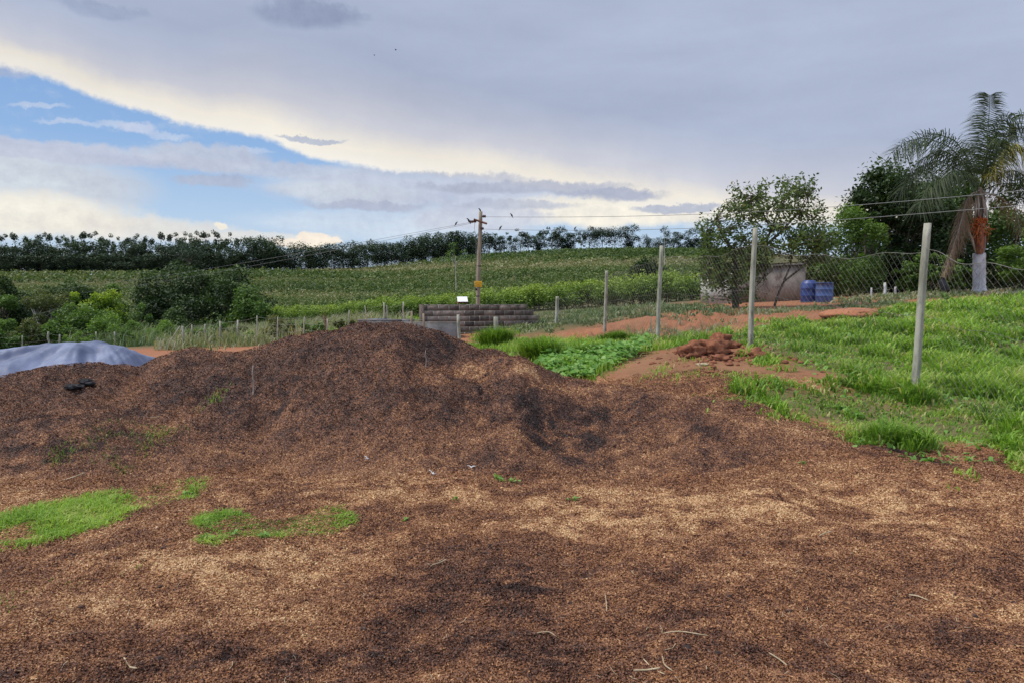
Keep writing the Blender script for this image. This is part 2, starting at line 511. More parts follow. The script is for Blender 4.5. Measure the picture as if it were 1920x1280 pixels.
M['post'] = solid('concrete_post', (.20, .195, .145), (.40, .385, .31), 7, .92, .6, (1, 1, .3), fine=(11, (.10, .10, .065), .9))
M['oldpost'] = solid('old_post', (.20, .17, .13), (.36, .32, .26), 6, .95, .4, (1, 1, .3), fine=(12, (.10, .09, .07), .6))
M['pole'] = solid('pole_wood', (.19, .15, .10), (.37, .31, .23), 5, .9, .4, (3, 3, .25), fine=(10, (.09, .07, .05), .6))
M['wire'] = solid('galvanised_wire', (.15, .14, .12), (.27, .26, .23), 20, .6, 0, metal=.3)
M['cable'] = solid('cable', (.16, .16, .16), (.26, .26, .25), 5, .6, 0)
M['block'] = solid('concrete_block', (.045, .036, .032), (.30, .23, .185), 2.2, .95, .5, tonemix=.75, fine=(5, (.03, .026, .024), .6))
M['mortar'] = solid('mortar', (.14, .125, .11), (.29, .26, .23), 4, .95, .3, fine=(6, (.05, .045, .04), .8))
M['cement'] = solid('cement_render', (.09, .09, .09), (.24, .23, .22), 2.0, .9, .3, fine=(5, (.05, .048, .045), .7))
M['shedwall'] = solid('weathered_render', (.12, .10, .085), (.34, .295, .245), 1.0, .92, .3, (1, 1, .8), detail=8, fine=(2.4, (.10, .06, .045), .85))
M['shedpale'] = solid('pale_render', (.34, .33, .31), (.58, .56, .52), 1.1, .92, .3, fine=(2.2, (.20, .16, .13), .7))
M['blue'] = solid('blue_plastic', (.016, .035, .14), (.035, .07, .25), 2.5, .45, .1, spec=.5, fine=(5, (.06, .07, .13), .6))
M['blueworn'] = solid('worn_blue_plastic', (.04, .075, .21), (.065, .12, .31), 2.0, .5, .1, spec=.5, fine=(3, (.16, .17, .22), .7))
M['greyrim'] = solid('grey_plastic', (.20, .22, .26), (.30, .31, .34), 5, .6, .1)
M['yellow'] = solid('yellow_sign', (.60, .33, .015), (.72, .44, .03), 6, .6, .05)
M['signink'] = solid('sign_ink', (.42, .13, .01), (.5, .18, .02), 8, .6, 0)
M['black'] = solid('black_plastic', (.012, .012, .014), (.03, .03, .034), 6, .5, .2)
M['ceramic'] = solid('insulator_glaze', (.05, .03, .025), (.10, .06, .05), 6, .3, 0)
M['white'] = solid('white_sheet', (.60, .60, .60), (.78, .78, .78), 5, .6, .1)
M['brownwood'] = solid('brown_wood', (.10, .045, .03), (.19, .09, .06), 6, .9, .3)
M['clod'] = solid('red_clod', (.12, .045, .024), (.29, .115, .06), 9, .98, 1.0, detail=8)
M['soil'] = solid('red_soil', (.30, .12, .06), (.37, .155, .08), 3, .98, .5, detail=8)
M['rag'] = solid('black_rag', (.012, .012, .013), (.045, .043, .045), 14, .9, .6)
M['stake'] = solid('grey_stick', (.16, .12, .10), (.30, .24, .20), 14, .9, .3)
M['straw'] = solid('straw', (.30, .22, .125), (.50, .40, .26), 20, .7, .1)
M['paleplastic'] = solid('pale_scrap', (.55, .56, .56), (.75, .76, .76), 9, .6, .1)
M['bird'] = solid('bird_feathers', (.012, .012, .014), (.03, .028, .028), 20, .7, 0)
M['kerb'] = solid('grey_kerb', (.15, .14, .125), (.28, .26, .235), 5, .9, .3)


def tarp_mat():
    m, g, out = new_mat('tarpaulin')
    tc = g.n('ShaderNodeTexCoord')
    n1 = g.noise(tc.outputs['Object'], 1.6, 6, .6, .4); n2 = g.noise(tc.outputs['Object'], 60, 2, .5)
    c = g.mix(g.mr(n1, .3, .7), (.095, .115, .185), (.20, .23, .33))
    p = g.n('ShaderNodeBsdfPrincipled'); g.put(p.inputs['Base Color'], c); p.inputs['Roughness'].default_value = .55
    p.inputs['Specular IOR Level'].default_value = .3
    b = g.n('ShaderNodeBump'); b.inputs['Strength'].default_value = .25; b.inputs['Distance'].default_value = .03
    g.put(b.inputs['Height'], g.m('ADD', n1, g.m('MULTIPLY', n2, .1))); g.put(p.inputs['Normal'], b.outputs[0])
    m.node_tree.links.new(p.outputs[0], out.inputs[0])
    return m


M['tarp'] = tarp_mat()

# ------------------------------------------------------------------ terrain
# each column: photo x -> (distance, height relative to the eye)
COLS = {
    -900: [(2, -1.62), (9, -1.6), (14, -1.7), (22, -2.0), (35, -2.6), (50, -3.6), (75, -5.2), (110, -6), (160, -4.5), (230, 1.5), (320, 9.5), (400, 12), (700, 10), (2500, -30)],
    0: [(2, -1.62), (9, -1.6), (14, -1.68), (22, -1.95), (28, -2.2), (35, -2.5), (50, -3.5), (75, -4.9), (110, -5.2), (160, -3.2), (230, 2.2), (320, 10.6), (400, 12), (700, 10), (2500, -30)],
    300: [(2, -1.62), (9, -1.58), (14, -1.65), (22, -1.95), (28, -2.15), (35, -2.4), (50, -3.2), (75, -4.2), (110, -4.3), (160, -2.2), (230, 2.4), (320, 10.6), (400, 12), (700, 10), (2500, -30)],
    500: [(2, -1.62), (9, -1.56), (14, -1.6), (22, -1.8), (28, -2.0), (35, -2.1), (50, -2.5), (75, -2.85), (110, -2.6), (160, -.6), (230, 3.6), (320, 11.2), (400, 15), (700, 12), (2500, -30)],
    740: [(2, -1.62), (9, -1.55), (14, -1.5), (22, -1.5), (28, -1.4), (35, -1.3), (50, -1.6), (62, -1.8), (75, -1.5), (110, -1.0), (160, .4), (230, 3.8), (320, 9.5), (400, 18.2), (520, 20), (800, 10), (2500, -30)],
    900: [(2, -1.62), (9, -1.55), (14, -1.4), (22, -1.42), (28, -1.32), (32, -1.28), (50, -1.25), (75, -1.0), (110, -.4), (160, 1.9), (230, 6.4), (320, 13.2), (450, 26), (560, 28), (800, 15), (2500, -30)],
    1100: [(2, -1.62), (7, -1.58), (10, -1.4), (13, -1.24), (17, -1.08), (22, -1.12), (25, -.8), (28, -.68), (35, -.55), (50, -.66), (75, -.2), (110, 1.0), (160, 4.2), (230, 9.6), (320, 17.2), (450, 29), (560, 31), (800, 20), (2500, -30)],
    1250: [(2, -1.62), (7, -1.55), (9, -1.34), (11, -1.12), (13, -1.0), (17.5, -.93), (19.3, -1.0), (21, -.6), (23, -.45), (28, -.28), (35, -.26), (48, -.34), (75, .1), (110, 1.6), (160, 4.6), (230, 9.8), (320, 18), (450, 29), (560, 31), (800, 20), (2500, -30)],
    1400: [(2, -1.62), (7, -1.5), (9, -1.2), (11, -1.0), (13.4, -.9), (17, -.74), (20, -.60), (22, -.38), (28, -.25), (35, .0), (50, .3), (75, .8), (110, 2), (160, 4.8), (230, 10), (320, 18), (450, 28), (800, 20), (2500, -30)],
    1600: [(2, -1.62), (6, -1.58), (8, -1.43), (10, -1.2), (13, -.88), (17, -.55), (20, -.42), (23, -.40), (28, -.08), (35, .2), (50, .6), (75, 1.2), (160, 5), (320, 16), (450, 24), (800, 20), (2500, -30)],
    1800: [(2, -1.62), (6, -1.58), (8, -1.42), (10, -1.17), (13, -.74), (17, -.40), (22, -.20), (25, -.16), (28, .10), (35, .3), (50, .8), (75, 1.5), (160, 5), (320, 14), (800, 16), (2500, -30)],
    2000: [(2, -1.62), (6, -1.58), (8, -1.4), (10, -1.12), (13, -.68), (17, -.3), (22, -.12), (28, .14), (35, .38), (50, .9), (75, 1.6), (160, 5), (320, 13), (800, 14), (2500, -30)],
    2900: [(2, -1.62), (6, -1.58), (8, -1.4), (10, -1.1), (13, -.6), (17, -.1), (22, .1), (28, .3), (35, .5), (50, 1), (75, 1.6), (160, 5), (320, 12), (800, 12), (2500, -30)],
}
_cu = np.array([(k - 960) / F for k in COLS])
_ly = np.linspace(math.log(1.5), math.log(2600), 420)
_us = np.linspace(-1.5, 1.5, 361)
_tab = np.array([np.interp(_ly, np.log([a for a, b in v]), [b for a, b in v]) for v in COLS.values()])
_G = np.array([np.interp(_us, _cu, _tab[:, j]) for j in range(len(_ly))])     # (ly, u)


def _blur(A, s, ax):
    k = np.exp(-.5 * (np.arange(-3 * s, 3 * s + 1) / s) ** 2); k /= k.sum()
    P = np.pad(A, [(3 * s, 3 * s) if i == ax else (0, 0) for i in (0, 1)], mode='edge')
    return np.apply_along_axis(lambda v: np.convolve(v, k, 'valid'), ax, P)


_G = _blur(_blur(_G, 4, 1), 3, 0)


def lookup(u, ly):
    a = np.clip((u + 1.5) / 3.0 * 360, 0, 359.999); b = np.clip((ly - _ly[0]) / (_ly[1] - _ly[0]), 0, 418.999)
    i = a.astype(int); j = b.astype(int); fa = a - i; fb = b - j
    return (_G[j, i] * (1 - fa) + _G[j, i + 1] * fa) * (1 - fb) + (_G[j + 1, i] * (1 - fa) + _G[j + 1, i + 1] * fa) * fb


def base_z(X, Y):
    X = np.asarray(X, float); Y = np.asarray(Y, float)
    Yc = np.maximum(Y, 1.5)
    z = lookup(X / Yc, np.log(Yc)) + EYE
    near = 1 / (1 + (Yc / 16) ** 4)
    z = z + fbm(X * .9, Y * .9, 3, 3) * .11 * near + fbm(X * 2.6, Y * 3.1, 8, 4, .6) * .055 * near
    bank = np.exp(-((Yc - 20.5) / 2.5) ** 2) * np.clip((X / Yc) / .1, 0, 1) * np.clip((.36 - X / Yc) / .06, 0, 1)
    z = z + bank * (fbm(X * 1.5, Y * 1.5, 21, 4) * .38 - np.abs(fbm(X * 4, Y * 1.2, 22, 4)) * .30)
    far = np.clip((Yc - 20) / 30, 0, 1)
    z = z + fbm(X * .25, Y * .25, 5, 3) * .18 * far * np.clip(300 / Yc, 0, 1)
    return z


# mound: ridge line (photo x, photo y of its crest, distance), front and back reach
RIDGE = [(-500, 735, 8.6, 1.5, 2.2), (-200, 725, 8.8, 1.6, 2.2), (0, 709, 9.0, 1.9, 2.0), (60, 694, 9.2, 2.0, 2.0), (110, 683, 9.4, 2.0, 2.0), (190, 678, 9.6, 2.1, 2.0), (260, 686, 9.8, 2.2, 2.0), (300, 666, 9.9, 2.3, 2.0),
         (340, 655, 10.0, 2.4, 2.0), (410, 657, 10.0, 2.5, 2.0), (470, 652, 10.0, 2.7, 2.2), (530, 634, 9.9, 2.8, 2.2), (600, 621, 9.8, 2.9, 2.3), (680, 607, 9.7, 3.0, 2.3), (740, 603, 9.6, 3.0, 2.3),
         (790, 611, 9.6, 3.0, 2.2), (830, 622, 9.5, 3.0, 2.1), (870, 641, 9.4, 2.9, 2.0), (900, 659, 9.3, 2.8, 1.8), (940, 668, 9.1, 2.7, 1.7), (975, 672, 9.0, 2.6, 1.6), (1010, 686, 8.9, 2.4, 1.5), (1060, 706, 8.8, 2.2, 1.3),
         (1110, 714, 8.7, 2.0, 1.2), (1180, 722, 8.6, 1.8, 1.1), (1280, 738, 8.4, 1.6, .9), (1380, 752, 8.2, 1.3, .8), (1480, 790, 8.0, 1.0, .6), (1600, 835, 7.6, .8, .5), (1760, 900, 7.0, .6, .4)]
_ru = []; _rz = []; _ry = []; _rf = []; _rb = []
for (a, b, c, d, e) in RIDGE:
    p = at(a, b, c)
    _ru.append(p[0] / p[1]); _rz.append(p[2]); _ry.append(c); _rf.append(d); _rb.append(e)
_rh = np.maximum(np.array(_rz) - base_z(np.array(_ru) * np.array(_ry), np.array(_ry)), 0.0)
_rh[-2:] = 0


def bump(X, Y):
    X = np.asarray(X, float); Y = np.asarray(Y, float)
    Yc = np.maximum(Y, .5); u = X / Yc
    h = np.interp(u, _ru, _rh, left=0 * _rh[0], right=0); ry = np.interp(u, _ru, _ry)
    rf = np.interp(u, _ru, _rf); rb = np.interp(u, _ru, _rb)
    wf = fbm(X * .8, Y * .8, 31, 3)
    t = np.where(Y < ry, (ry - Y) / (rf * (1 + .25 * wf)), (Y - ry) / rb)
    t = np.clip(t, 0, 1)
    p = (1 - t) ** 1.25 * (1 + .9 * t * (1 - t)) * (1 - .0 * t)
    p = np.where(t < .12, p - 0, p)
    b = h * p
    lump = fbm(X * 1.7 + .3, Y * 1.7, 40, 4) * .17 + fbm(X * 5, Y * 5, 50, 4, .6) * .075
    b = b + lump * np.clip(b / .35, 0, 1) * np.clip(t * 4 + .15, 0, 1)
    def gb(px, py, Y0, rx, ry_, a):
        c = at(px, py, Y0)
        return a * np.exp(-(((X - c[0]) / rx) ** 2 + ((Y - Y0) / ry_) ** 2))
    b = b + gb(120, 790, 7.6, 1.3, .55, .30)          # lower dark terrace on the left
    b = b + gb(960, 715, 8.1, .7, .6, .12)           # pale shoulder in front of the crest
    b = b - gb(1045, 790, 7.75, .7, .5, .05)        # wet dark hollow
    b = b + gb(1250, 800, 7.3, .9, .6, .05)
    b = b - gb(850, 655, 9.1, .22, .25, .14)
    b = b - gb(490, 782, 7.9, .16, .16, .10)
    return b


def surf(X, Y):
    return base_z(X, Y) + np.maximum(bump(X, Y), 0)


_Ym = np.exp(np.linspace(math.log(1.8), math.log(600), 2500))


def hit(px, py, fn=surf, ymin=0):
    up = -(py - 640) / F
    fy = math.cos(PITCH) + up * math.sin(PITCH); fz = -math.sin(PITCH) + up * math.cos(PITCH)
    X = (px - 960) / F * _Ym / fy; Z = fz * _Ym / fy + EYE
    d = fn(X, _Ym) - Z
    d[_Ym < ymin] = -1
    idx = np.nonzero(d > 0)[0]
    i = idx[0] if len(idx) else len(_Ym) - 1
    return np.array([X[i], _Ym[i], Z[i]])


def poly_mask(X, Y, pts, feather, fn=base_z):
    """>0.5 inside; pts are photo pixels dropped on the ground"""
    P = np.array([hit(a, b, fn)[:2] for a, b in pts])
    return poly_mask_w(X, Y, P, feather)


def poly_mask_w(X, Y, P, feather):
    X = np.asarray(X, float); Y = np.asarray(Y, float)
    out = np.zeros(X.shape)
    m = (X > P[:, 0].min() - 4 * feather) & (X < P[:, 0].max() + 4 * feather) & (Y > P[:, 1].min() - 4 * feather) & (Y < P[:, 1].max() + 4 * feather)
    x = X[m]; y = Y[m]
    ins = np.zeros(x.shape, bool); dmin = np.full(x.shape, 1e9)
    n = len(P)
    for i in range(n):
        x1, y1 = P[i]; x2, y2 = P[(i + 1) % n]
        c = ((y1 > y) != (y2 > y)) & (x < (x2 - x1) * (y - y1) / (y2 - y1 + 1e-12) + x1)
        ins ^= c
        dx, dy = x2 - x1, y2 - y1
        t = np.clip(((x - x1) * dx + (y - y1) * dy) / (dx * dx + dy * dy + 1e-12), 0, 1)
        dmin = np.minimum(dmin, np.hypot(x - x1 - t * dx, y - y1 - t * dy))
    s = np.where(ins, dmin, -dmin)
    out[m] = np.clip(.5 + s / (2 * feather), 0, 1)
    return out


HUSK_POLY = [(-700, 722), (0, 722), (900, 690), (1000, 702), (1120, 716), (1200, 704), (1290, 692), (1375, 696), (1392, 728), (1435, 766), (1560, 798), (1700, 836), (1920, 872), (2500, 960), (2900, 1100)]
HP = np.array([hit(a, b, base_z)[:2] for a, b in HUSK_POLY] + [(14, 2), (14, -14), (-16, -14), (-16, 9)])
GRASS_A = [(1335, 634), (1445, 668), (1500, 690), (1620, 722), (1500, 728), (1400, 712), (1395, 735), (1450, 758), (1560, 792), (1700, 830), (1800, 838), (1920, 856), (2300, 905), (2500, 760), (2400, 600), (2150, 566), (1920, 556), (1800, 566), (1700, 580), (1640, 592), (1550, 602), (1400, 614)]
GRASS_B = [(870, 648), (905, 622), (1000, 640), (1100, 636), (1200, 636), (1300, 634), (1345, 638), (1300, 652), (1225, 660), (1180, 676), (1120, 714), (1060, 706), (1000, 684), (930, 664)]
GRASS_C = [(-160, 1000), (0, 972), (60, 955), (150, 930), (250, 920), (330, 902), (400, 894), (360, 940), (270, 956), (200, 985), (120, 1008), (30, 1030), (-160, 1050)]
GRASS_D = [(365, 975), (430, 964), (500, 974), (560, 966), (650, 944), (662, 985), (600, 1010), (540, 1006), (450, 1006), (380, 1018)]
BARE = [(1120, 716), (1190, 668), (1270, 652), (1345, 638), (1445, 668), (1500, 690), (1620, 722), (1500, 728), (1400, 712), (1395, 735), (1420, 762), (1340, 742), (1240, 728)]
BANK = [(985, 640), (1060, 622), (1150, 603), (1240, 590), (1330, 583), (1500, 578), (1640, 590), (1550, 602), (1420, 612), (1340, 634), (1250, 636), (1130, 640)]


def masks(X, Y):
    ed = fbm(X * 1.1, Y * 1.1, 60, 4) * .55
    Xe = X + ed * np.clip(Y / 10, .3, 1.6); Ye = Y + fbm(X * 1.1, Y * 1.1, 66, 4) * .5 * np.clip(Y / 10, .3, 2)
    husk = poly_mask_w(Xe, Ye, HP, .22)
    ga = poly_mask(Xe, Ye, GRASS_A, .25)
    gb = poly_mask(Xe, Ye, GRASS_B, .25)
    eg = fbm(X * 3, Y * 3, 70, 3) * .35
    Xs = X + eg; Ys = Y + eg * .7
    gc = poly_mask(Xs, Ys, GRASS_C, .09)
    gd = poly_mask(X, Y, GRASS_D, .07)
    return husk, ga, gb, gc, gd


PATCH = [  # wet dark (-) and sun-dried pale (+) stretches of husk: photo x, y, half width, half height, amount
    (1060, 770, 210, 60, -.18), (1040, 760, 120, 40, -.10), (1060, 815, 130, 40, -.20), (1120, 850, 190, 28, -.18), (900, 1200, 500, 40, -.10), (200, 1200, 300, 40, -.08), (1500, 1240, 400, 30, -.10), (1150, 770, 55, 20, -.28), (1185, 748, 60, 12, -.25), (1330, 812, 60, 18, -.32), (1400, 868, 90, 22, -.2), (1290, 880, 90, 22, -.12),
    (950, 862, 190, 34, -.20), (700, 775, 120, 30, -.05), (490, 783, 26, 9, -.4), (295, 768, 20, 8, -.3), (850, 655, 36, 20, -.45), (790, 640, 60, 12, -.15), (800, 670, 30, 16, -.25),
    (910, 742, 60, 8, -.32), (880, 772, 40, 10, -.2), (600, 700, 190, 60, -.12), (160, 810, 240, 50, -.22), (60, 800, 40, 12, -.15), (380, 745, 130, 30, -.12), (330, 680, 60, 8, -.3), (90, 850, 120, 24, -.15),
    (940, 1075, 130, 22, -.34), (880, 1110, 110, 20, -.25), (730, 1080, 60, 22, -.25), (760, 1150, 50, 30, -.2), (930, 1150, 70, 20, -.2), (1290, 1035, 50, 12, -.28), (1220, 1060, 110, 24, -.16), (1380, 1140, 120, 20, -.28), (1290, 1120, 60, 20, -.15),
    (1610, 973, 52, 11, -.36), (1560, 1025, 40, 10, -.2), (1700, 1080, 70, 20, -.28), (1640, 1110, 60, 16, -.15), (1850, 1195, 80, 24, -.32), (1700, 1240, 80, 20, -.2), (1680, 842, 45, 10, -.35), (1720, 860, 30, 8, -.3), (1900, 1010, 60, 30, -.18), (1890, 1070, 60, 20, -.2),
    (1090, 1230, 130, 26, -.22), (120, 1250, 260, 36, -.22), (460, 1230, 200, 36, -.16), (700, 1230, 160, 40, -.16), (820, 1030, 110, 16, -.15), (1500, 1220, 200, 40, -.14),
    (970, 690, 100, 18, .26), (900, 715, 150, 16, .16), (1000, 715, 60, 14, .1), (1080, 725, 120, 14, .12), (900, 700, 110, 16, .08), (960, 935, 330, 26, .22), (1300, 965, 260, 34, .24), (1120, 985, 160, 20, .12), (260, 1050, 240, 34, .17), (520, 1040, 180, 50, .16), (380, 940, 160, 40, .06), (1720, 1010, 140, 40, .14), (1500, 930, 220, 30, .18),
    (1800, 930, 180, 40, .12), (1280, 740, 110, 14, .12), (1480, 810, 90, 16, .14), (640, 900, 200, 30, .08), (150, 1120, 160, 40, .10), (1560, 1060, 110, 30, .12), (1820, 1120, 90, 20, .12), (1180, 860, 50, 26, .06), (20, 950, 60, 30, .14),
]
_PW = []
for (a, b, c, d, e) in PATCH:
    p0 = hit(a, b); p1 = hit(a, b + d); p2 = hit(a, b - d)
    _PW.append((p0[0], p0[1], c * p0[1] / F, max(.08, min(abs(p2[1] - p1[1]) / 2, 1.6)), e))


def dryness(X, Y):
    n = fbm(X * .7, Y * .7, 80, 5, .6)
    n2 = fbm(X * 3.5, Y * 3.5, 90, 4, .6)
    b = np.clip(bump(X, Y) / .6, 0, 1)
    d = .655 - .23 * b + n * (.17 - .06 * b) + n2 * .19 + fbm(X * 14, Y * 14, 91, 3) * .17
    wx = X + fbm(X * 2.2, Y * 2.2, 95, 4) * .35; wy = Y + fbm(X * 2.2, Y * 2.2, 99, 4) * .35
    pm = np.clip(.85 + 2.6 * fbm(X * 5, Y * 7, 97, 4, .65), 0, 1.8)
    for (a, c, rx, ry, e) in _PW:
        q = ((wx - a) / rx) ** 2 + ((wy - c) / ry) ** 2
        d = d + e * (.72 if e < 0 else 1.0) * np.exp(-q * .75) * pm
    return np.clip(d, 0, 1)


def build_ground():
    th = np.concatenate([np.linspace(-180, -56, 40, endpoint=False), np.linspace(-56, 56, 620, endpoint=False), np.linspace(56, 180, 41)[:-1]])
    rr = np.concatenate([np.exp(np.linspace(math.log(.4), math.log(30), 360, endpoint=False)), np.exp(np.linspace(math.log(30), math.log(2600), 150))])
    T, Rr = np.meshgrid(np.radians(th), rr)
    X = np.sin(T) * Rr; Y = np.cos(T) * Rr
    X = X.ravel(); Y = Y.ravel()
    Z = base_z(X, Y)
    husk, ga, gb, gc, gd = masks(X, Y)
    husk = np.maximum(husk, poly_mask(X + fbm(X, Y, 61, 4), Y + fbm(X, Y, 62, 4) * .8, [(1180, 726), (1260, 690), (1420, 690), (1560, 712), (1440, 745), (1420, 770), (1340, 750)], .7) * .8)
    n1 = fbm(X * .3, Y * .3, 110, 4)
    # soil colour by place: red earth yard, grassy soil, field soil
    red = np.array([.285, .118, .06]); gr = np.array([.13, .11, .05]); fld = np.array([.085, .085, .035]); tan = np.array([.33, .21, .11])
    c = np.empty((len(X), 3)); c[:] = red
    g = np.clip(np.maximum(ga, gb), 0, 1)[:, None]
    c = c * (1 - g) + gr * g
    bare = poly_mask(X, Y, BARE, .5)[:, None]
    c = c * (1 - bare) + np.array([.21, .10, .052]) * bare
    bk = np.exp(-((Y - 20) / 2.6) ** 2) * np.clip((X / np.maximum(Y, 1)) / .1, 0, 1)
    bn = np.clip(fbm(X * 1.8, Y * 3, 23, 5) * 3 + .15, 0, 1) * bk
    c = c * (1 - .62 * bn[:, None]) + np.array([.13, .075, .045]) * .62 * bn[:, None]
    yd = np.clip(fbm(X * .9, Y * .9, 24, 5) * 2.4 + .1, 0, 1)[:, None]
    c = c * (1 - .35 * yd) + np.array([.26, .15, .08]) * .35 * yd
    ft = np.clip((Y - 40) / 8, 0, 1)
    u = X / np.maximum(Y, 1)
    rgt = np.clip((u - .22) / .05, 0, 1)                       # red yard reaches further back on the right
    ft = np.where(rgt > 0, ft * (1 - rgt) + rgt * np.clip((Y - 33) / 4, 0, 1), ft)
    wd = np.clip((Y - 23) / 2, 0, 1) * np.clip((u + .02) / .04, 0, 1) * np.clip((.265 - u) / .03, 0, 1)   # grass between wall and bank
    ft = np.maximum(ft, wd * np.clip(.75 + n1, 0, 1))
    ft = np.clip(ft + n1 * .35 * (ft > .02), 0, 1)[:, None]
    c = c * (1 - ft) + (fld + np.array([.02, .03, 0]) * 0) * ft
    dry = np.where(Y < 16, dryness(X, Y), .5)
    n = len(rr); k = len(th)
    i = np.arange(n - 1)[:, None] * k; j = np.arange(k)[None]; j2 = (j + 1) % k
    Q = np.stack([i + j, i + j2, i + k + j2, i + k + j], -1).reshape(-1, 4)[:, ::-1]
    V = np.stack([X, Y, Z], 1)
    # centre cap under the camera
    V = np.concatenate([V, [[0, 0, float(base_z(np.array([0.]), np.array([0.]))[0])]]])
    e = len(V) - 1
    cap = np.array([[e, a, (a + 1) % k, (a + 2) % k] for a in range(0, k, 2)])
    Q = np.concatenate([Q, cap[:, ::-1]])
    ex = lambda a: np.concatenate([a, a[-1:]])
    o = mesh('ground', V, Q, M['ground'], smooth=True, attrs={'col': ex(c), 'husk': ex(husk), 'dry': ex(dry)})
    tag(o, 'rolling ground: husk-strewn red earth yard rising to green slopes and far fields', 'ground', kind='structure')


build_ground()


# ------------------------------------------------------------------ husk mound
def build_mound():
    xs = np.arange(-8.6, 4.6, .032); ys = np.arange(5.6, 12.6, .032)
    X, Y = np.meshgrid(xs, ys)
    B = bump(X, Y); Z = base_z(X, Y) + B - .012
    Z += (fbm(X * 16, Y * 16, 120, 2) * .022) * np.clip(B / .1, 0, 1)
    idx = np.arange(X.size).reshape(X.shape)
    keep = (B[:-1, :-1] > -.004) | (B[1:, 1:] > -.004)
    keep &= (B[:-1, :-1] + B[1:, 1:] > .006)
    Q = np.stack([idx[:-1, :-1], idx[:-1, 1:], idx[1:, 1:], idx[1:, :-1]], -1)[keep]
    used = np.unique(Q); mp = np.zeros(X.size, int); mp[used] = np.arange(len(used))
    V = np.stack([X.ravel(), Y.ravel(), Z.ravel()], 1)[used]
    base = at(740, 800, 8.5); base[2] = float(base_z(np.array([base[0]]), np.array([base[1]]))[0])
    root = empty('husk_mound', base, 'long dark brown mound of coffee husk across the yard, highest left of the pole', 'husk mound')
    mesh('heap', V, mp[Q], M['mound'], root, smooth=True, attrs={'dry': dryness(V[:, 0], V[:, 1])})
    return root


mound = build_mound()


def flakes(X, Y, r_, size, lift=.004):
    n = len(X)
    C = np.stack([X, Y, surf(X, Y) + lift], 1)
    a, b = rot_rand(n, r_)
    nn = np.cross(a, b); nn[:, 2] = np.abs(nn[:, 2]) + .45; nn /= np.linalg.norm(nn, axis=1)[:, None]
    a -= (a * nn).sum(1)[:, None] * nn; a /= np.linalg.norm(a, axis=1)[:, None]
    b = np.cross(nn, a)
    l = (size * (.6 + .8 * r_.random(n)))[:, None]; w = l * (.35 + .35 * r_.random(n))[:, None]
    cu = (l * .28 * (r_.random(n) - .25)[:, None])
    V = np.stack([C - a * l * .5, C + b * w * .5 + nn * cu, C + a * l * .5, C - b * w * .5 + nn * cu], 1).reshape(-1, 3)
    tone = np.clip(r_.beta(1.6, 1.9, n), 0, 1)
    dry = dryness(X, Y)
    return V, np.arange(4 * n).reshape(-1, 4), np.repeat(tone, 4), np.repeat(dry, 4)


def build_flakes():
    r_ = np.random.default_rng(11)
    n = 1000000
    Y = 2.0 + 9.5 * r_.random(n) ** 1.35
    X = Y * (r_.random(n) * 1.56 - .78)
    # thin out so that count follows the size a flake has from here
    husk, ga, gb, gc, gd = masks(X, Y)
    keep = (husk > .5 + .5 * (r_.random(n) - .5)) & (r_.random(n) > np.clip(np.maximum(gc, gd), 0, 1) * .5)
    X = X[keep]; Y = Y[keep]
    B = bump(X, Y)
    rid = np.interp(X / Y, _ru, _ry)
    keep = ~((B > .1) & (Y > rid + .5))
    X = X[keep]; Y = Y[keep]; B = B[keep]
    size = np.clip(.0085 + .0011 * Y, .010, .019)
    mm = B > .02
    V, Q, T, D = flakes(X[~mm], Y[~mm], r_, size[~mm])
    o = mesh('husk_litter', V, Q, M['flake'], attrs={'tone': T, 'dry': D})
    tag(o, 'loose brown and tan coffee husk flakes carpeting the yard in front of the mound', 'husk litter', kind='stuff')
    V, Q, T, D = flakes(X[mm], Y[mm], r_, size[mm])
    o = mesh('husk_flakes', V, Q, M['flake'], mound, attrs={'tone': T, 'dry': D})
    o['kind'] = 'stuff'


build_flakes()


# ------------------------------------------------------------------ grass
def blades(X, Y, Z, h, w, r_, tone, lean=.6):
    n = len(X)
    th = r_.random(n) * 2 * PI
    d = np.stack([np.cos(th), np.sin(th), np.zeros(n)], 1)
    s = np.stack([-np.sin(th + .4), np.cos(th + .4), np.zeros(n)], 1)
    ln = (lean * (.3 + r_.random(n)))[:, None]
    h = h[:, None]; w = w[:, None]
    P = np.stack([X, Y, Z - .01], 1)
    up = np.array([0, 0, 1.])
    m1 = P + up * h * .6 + d * h * ln * .35
    tp = P + up * h * (1 - .35 * ln) + d * h * ln
    V = np.stack([P - s * w * .5, P + s * w * .5, m1 - s * w * .42, m1 + s * w * .42, tp - s * w * .06, tp + s * w * .06], 1).reshape(-1, 3)
    b = np.arange(n)[:, None] * 6
    Q = np.concatenate([b + np.array([[0, 1, 3, 2]]), b + np.array([[2, 3, 5, 4]])], 0)
    return V, Q, np.repeat(tone, 6)


